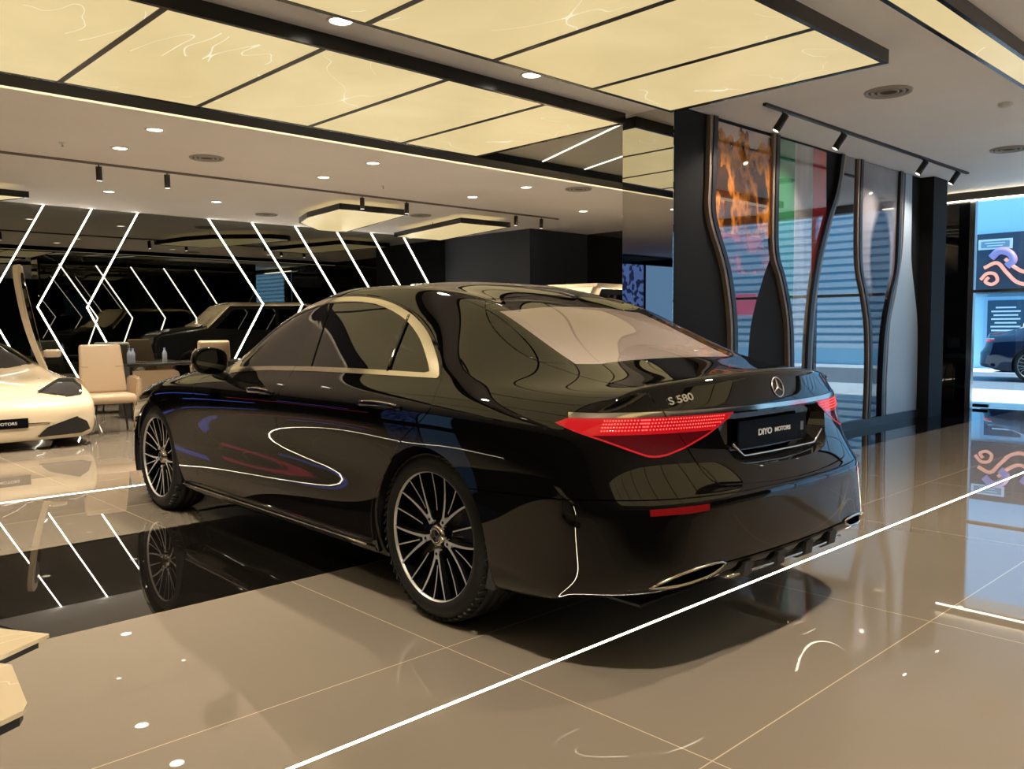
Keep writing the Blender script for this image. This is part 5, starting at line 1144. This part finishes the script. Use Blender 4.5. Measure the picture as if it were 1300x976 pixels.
# marble side tables at the left edge of the foreground
MARB = mat('cream_marble', (.62, .52, .36), .12)
def marb():
    N, L, b = nodes(MARB); tc = N.new('ShaderNodeTexCoord'); n = N.new('ShaderNodeTexNoise'); n.inputs['Scale'].default_value = 2.6; n.inputs['Distortion'].default_value = 2; L.new(tc.outputs['Object'], n.inputs['Vector'])
    a = N.new('ShaderNodeMath'); a.operation = 'SUBTRACT'; a.inputs[1].default_value = .5; L.new(n.outputs[0], a.inputs[0]); c = N.new('ShaderNodeMath'); c.operation = 'ABSOLUTE'; L.new(a.outputs[0], c.inputs[0]); d = N.new('ShaderNodeMath'); d.operation = 'LESS_THAN'; d.inputs[1].default_value = .006; L.new(c.outputs[0], d.inputs[0])
    mx = N.new('ShaderNodeMix'); mx.data_type = 'RGBA'; mx.inputs['A'].default_value = (.66, .555, .385, 1); mx.inputs['B'].default_value = (.82, .75, .60, 1); L.new(d.outputs[0], mx.inputs['Factor']); L.new(mx.outputs['Result'], b.inputs['Base Color'])
marb()
def side_table(pts, foot, label):
    e = empty('side_table', (foot[0], foot[1], 0)); tag(e, label, 'table', 'marble side tables'); bm = bmesh.new()
    prism(bm, [(x-foot[0], y-foot[1]) for x, y in pts], .409, .42); obj('table_top', bm, MARB, e)
    c = np.mean([(x-foot[0], y-foot[1]) for x, y in pts], 0); bm = bmesh.new(); prism(bm, [tuple(c+(np.array((x-foot[0], y-foot[1]))-c)*.93) for x, y in pts], .385, .409); obj('under_frame', bm, BLACKM, e)
    bm = bmesh.new(); lathe(bm, [(.395, .03), (.03, .025), (.018, .14), (0, .145), (0, 0)], 28, 'Z'); obj('pedestal', bm, BLACKM, e)
side_table([(.64, 2.52), (.34, 3.02), (-.08, 2.75), (.22, 2.25)], (.12, 2.68), 'cream marble side table, the upper one at the left edge of the photo')
side_table([(.49, 2.385), (.51, 2.35), (.478, 2.08), (.462, 2.045), (.41, 2.02), (.10, 1.97), (.10, 2.115)], (.2, 2.1), 'cream marble side table with a rounded corner, the lower one at the left edge')
# white van like car far behind the saloon roof
def suv(loc, rz, label):
    e = empty('car', loc, rz); tag(e, label, 'car'); prof = [(-.2, .45), (-.15, .95), (.05, 1.10), (.25, 1.75), (.6, 1.90), (2.6, 1.88), (3.2, 1.32), (4.25, 1.15), (4.4, .95), (4.4, .45)]
    bm = bmesh.new(); prism(bm, prof, -.92, .92, 0, Matrix(((0, 0, 1, 0), (1, 0, 0, 0), (0, 1, 0, 0), (0, 0, 0, 1)))); bmesh.ops.bevel(bm, geom=[x for x in bm.edges], offset=.09, segments=3, affect='EDGES')
    for v in bm.verts: v.co.x *= 1-.16*max(0, v.co.z-1.15)/.75
    for f in bm.faces:
        if f.calc_center_median().z < 1.30: f.material_index = 1
    obj('body_shell', bm, [WPAINT, mat('graphite_paint', (.03, .03, .032), .2)], e, angle=40)
    for sx in (-1, 1):
        bm = bmesh.new(); prism(bm, [(.35, 1.2), (.5, 1.7), (1.4, 1.72), (1.4, 1.2)], -.01, .01, 0, Matrix(((0, 0, 1, sx*.885), (1, 0, 0, 0), (0, 1, 0, 0), (0, 0, 0, 1)))); obj('side_window', bm, DARKGLASS, e)
        bm = bmesh.new(); prism(bm, [(1.5, 1.2), (1.5, 1.72), (2.5, 1.70), (2.95, 1.25)], -.01, .01, 0, Matrix(((0, 0, 1, sx*.885), (1, 0, 0, 0), (0, 1, 0, 0), (0, 0, 0, 1)))); obj('side_window', bm, DARKGLASS, e)
        for y in (.6, 3.5): bm = bmesh.new(); lathe(bm, [(-.12, .2), (-.12, .34), (-.08, .37), (.08, .37), (.12, .34), (.12, .22), (.09, .2), (.09, 0)], 30); o = obj('wheel', bm, RUBBER, e); o.location = (sx*.84, y, .37)
suv((11.9, 9.3, 0), R(100), 'tall white car far behind the saloon roof, beside the mirror column')
# ================================================================ the street outside the shop front
PAVE = mat('pale_paving', (.62, .66, .66), .7); noise_col(PAVE, (.60, .64, .65), (.74, .78, .78), 3)
struct(mkbox('ground', (13.75, -30, -.2), (17.9, 20, -.02), PAVE), 'pale pavement outside the shop front', 'pavement')
bm = bmesh.new(); box(bm, (17.9, -30, -.25), (24, 20, -.025)); struct(obj('road', bm, mat('asphalt_blue', (.16, .19, .22), .8)), 'grey road outside', 'road')
struct(mkbox('pavement', (24, -30, -.25), (60, 20, -.015), PAVE), 'far pavement in front of the opposite shop', 'pavement')
struct(mkbox('ground_2', (-40, -30, -.25), (-8.2, 30, -.06), PAVE), 'paving outside the far side wall', 'ground')
BX = 26.0
def front(label):
    e = empty('shop_building', (BX, 0, 0)); tag(e, label, 'building')
    mkbox('wall', (0, -26, -.05), (6, 18, 9), mat('blue_white_render', (.42, .70, .85), .7), e)
    for z in np.arange(.5, 8.8, .24): mkbox('louvre', (-.12, -24, z), (0, 3.4, z+.15), mat('pale_louvre', (.78, .82, .84), .5), e)
    for y0, y1 in ((-9.5, -6.2),): mkbox('red_board', (-.20, y0, 1.6), (-.125, y1, 2.3), mat('board_red', (.55, .03, .04), .5), e)
    return e
B = front('pale building across the street with a dark sign over glass doors')
sg = mkbox('shop_sign', (-.18, 4.2, 2.08), (0, 8.55, 3.72), mat('sign_navy', (.035, .055, .085), .6), B)
mkbox('sign_plate', (-.195, 7.35, 3.28), (-.18, 8.20, 3.56), mat('sign_white', (.75, .8, .82), .5), sg); mkbox('sign_plate_field', (-.20, 7.42, 3.33), (-.195, 8.13, 3.51), mat('sign_field', (.25, .33, .38), .5), sg)
for rows in ((3.45, .5), (3.38, .4)): mkbox('sign_line', (-.203, 7.78-rows[1]/2, rows[0]-.014), (-.20, 7.78+rows[1]/2, rows[0]+.014), mat('sign_white', (.75, .8, .82), .5), sg)
def neon(pts, r, colr, s, nm='neon_tube'):
    bm = bmesh.new(); C_ = spline(pts, 6); tube(bm, [(-.24, y, z) for y, z in C_], r, 8); obj(nm, bm, mat('neon_%s' % nm, (.4, .2, .15), .4, emit=colr, estr=s), sg)
neon([(8.1, 2.46), (7.95, 2.62), (7.75, 2.60), (7.68, 2.42), (7.82, 2.32), (7.98, 2.40), (7.90, 2.52)], .045, (1, .42, .28), 1.0)
neon([(8.02, 2.78), (7.7, 2.90), (7.45, 2.62), (7.2, 2.36), (6.9, 2.30), (6.6, 2.50), (6.4, 2.75), (6.0, 2.85), (5.5, 2.6)], .05, (1, .42, .28), 1.0)
neon([(7.5, 3.0), (7.25, 2.75), (6.95, 2.62), (6.6, 2.85), (6.45, 3.1), (6.0, 3.15), (5.6, 3.0)], .05, (1, .5, .36), 1.0)
neon([(7.85, 3.05), (7.65, 3.22), (7.4, 3.15), (7.3, 2.95), (7.45, 2.8)], .10, (.05, .22, 1.0), .6, 'neon_blue')
neon([(6.9, 3.1), (6.75, 2.85), (6.6, 2.65)], .09, (.05, .22, 1.0), .6, 'neon_blue')
for y0 in (6.92, 5.75, 4.58):
    dr = mkbox('shop_door', (-.10, y0, -.05), (-.04, y0+1.12, 1.98), mat('door_blue', (.30, .48, .62), .4), B); mkbox('pane', (-.115, y0+.10, .12), (-.10, y0+1.02, 1.88), mat('door_pane', (.05, .10, .15), .08), dr)
    bm = bmesh.new(); tube(bm, [(-.16, y0+.10, .75), (-.16, y0+.10, 1.25)], .025, 8); obj('door_pull', bm, STEEL, dr)
    rr = random.Random(int(y0*10))
    for i, z in enumerate(np.arange(.40, 1.75, .105)):
        w = .18+.22*rr.random(); mkbox('lettering_line', (-.118, y0+.56-w, z), (-.115, y0+.56+w, z+.042), mat('sign_white', (.75, .8, .82), .5), dr)
# parked car across the pavement: same body, midnight blue
MID = mat('midnight_blue_paint', (.006, .012, .035), .03, ior=1.6)
pk = copy_tree(CAR); pk['label'] = 'dark blue saloon parked in the street outside the glass door'; pk['category'] = 'car'; pk.location = (21.3, 5.35, -.025); pk.rotation_euler = (0, 0, R(180))
bpy.context.view_layer.update(); recolour(pk, MID, PAINT)
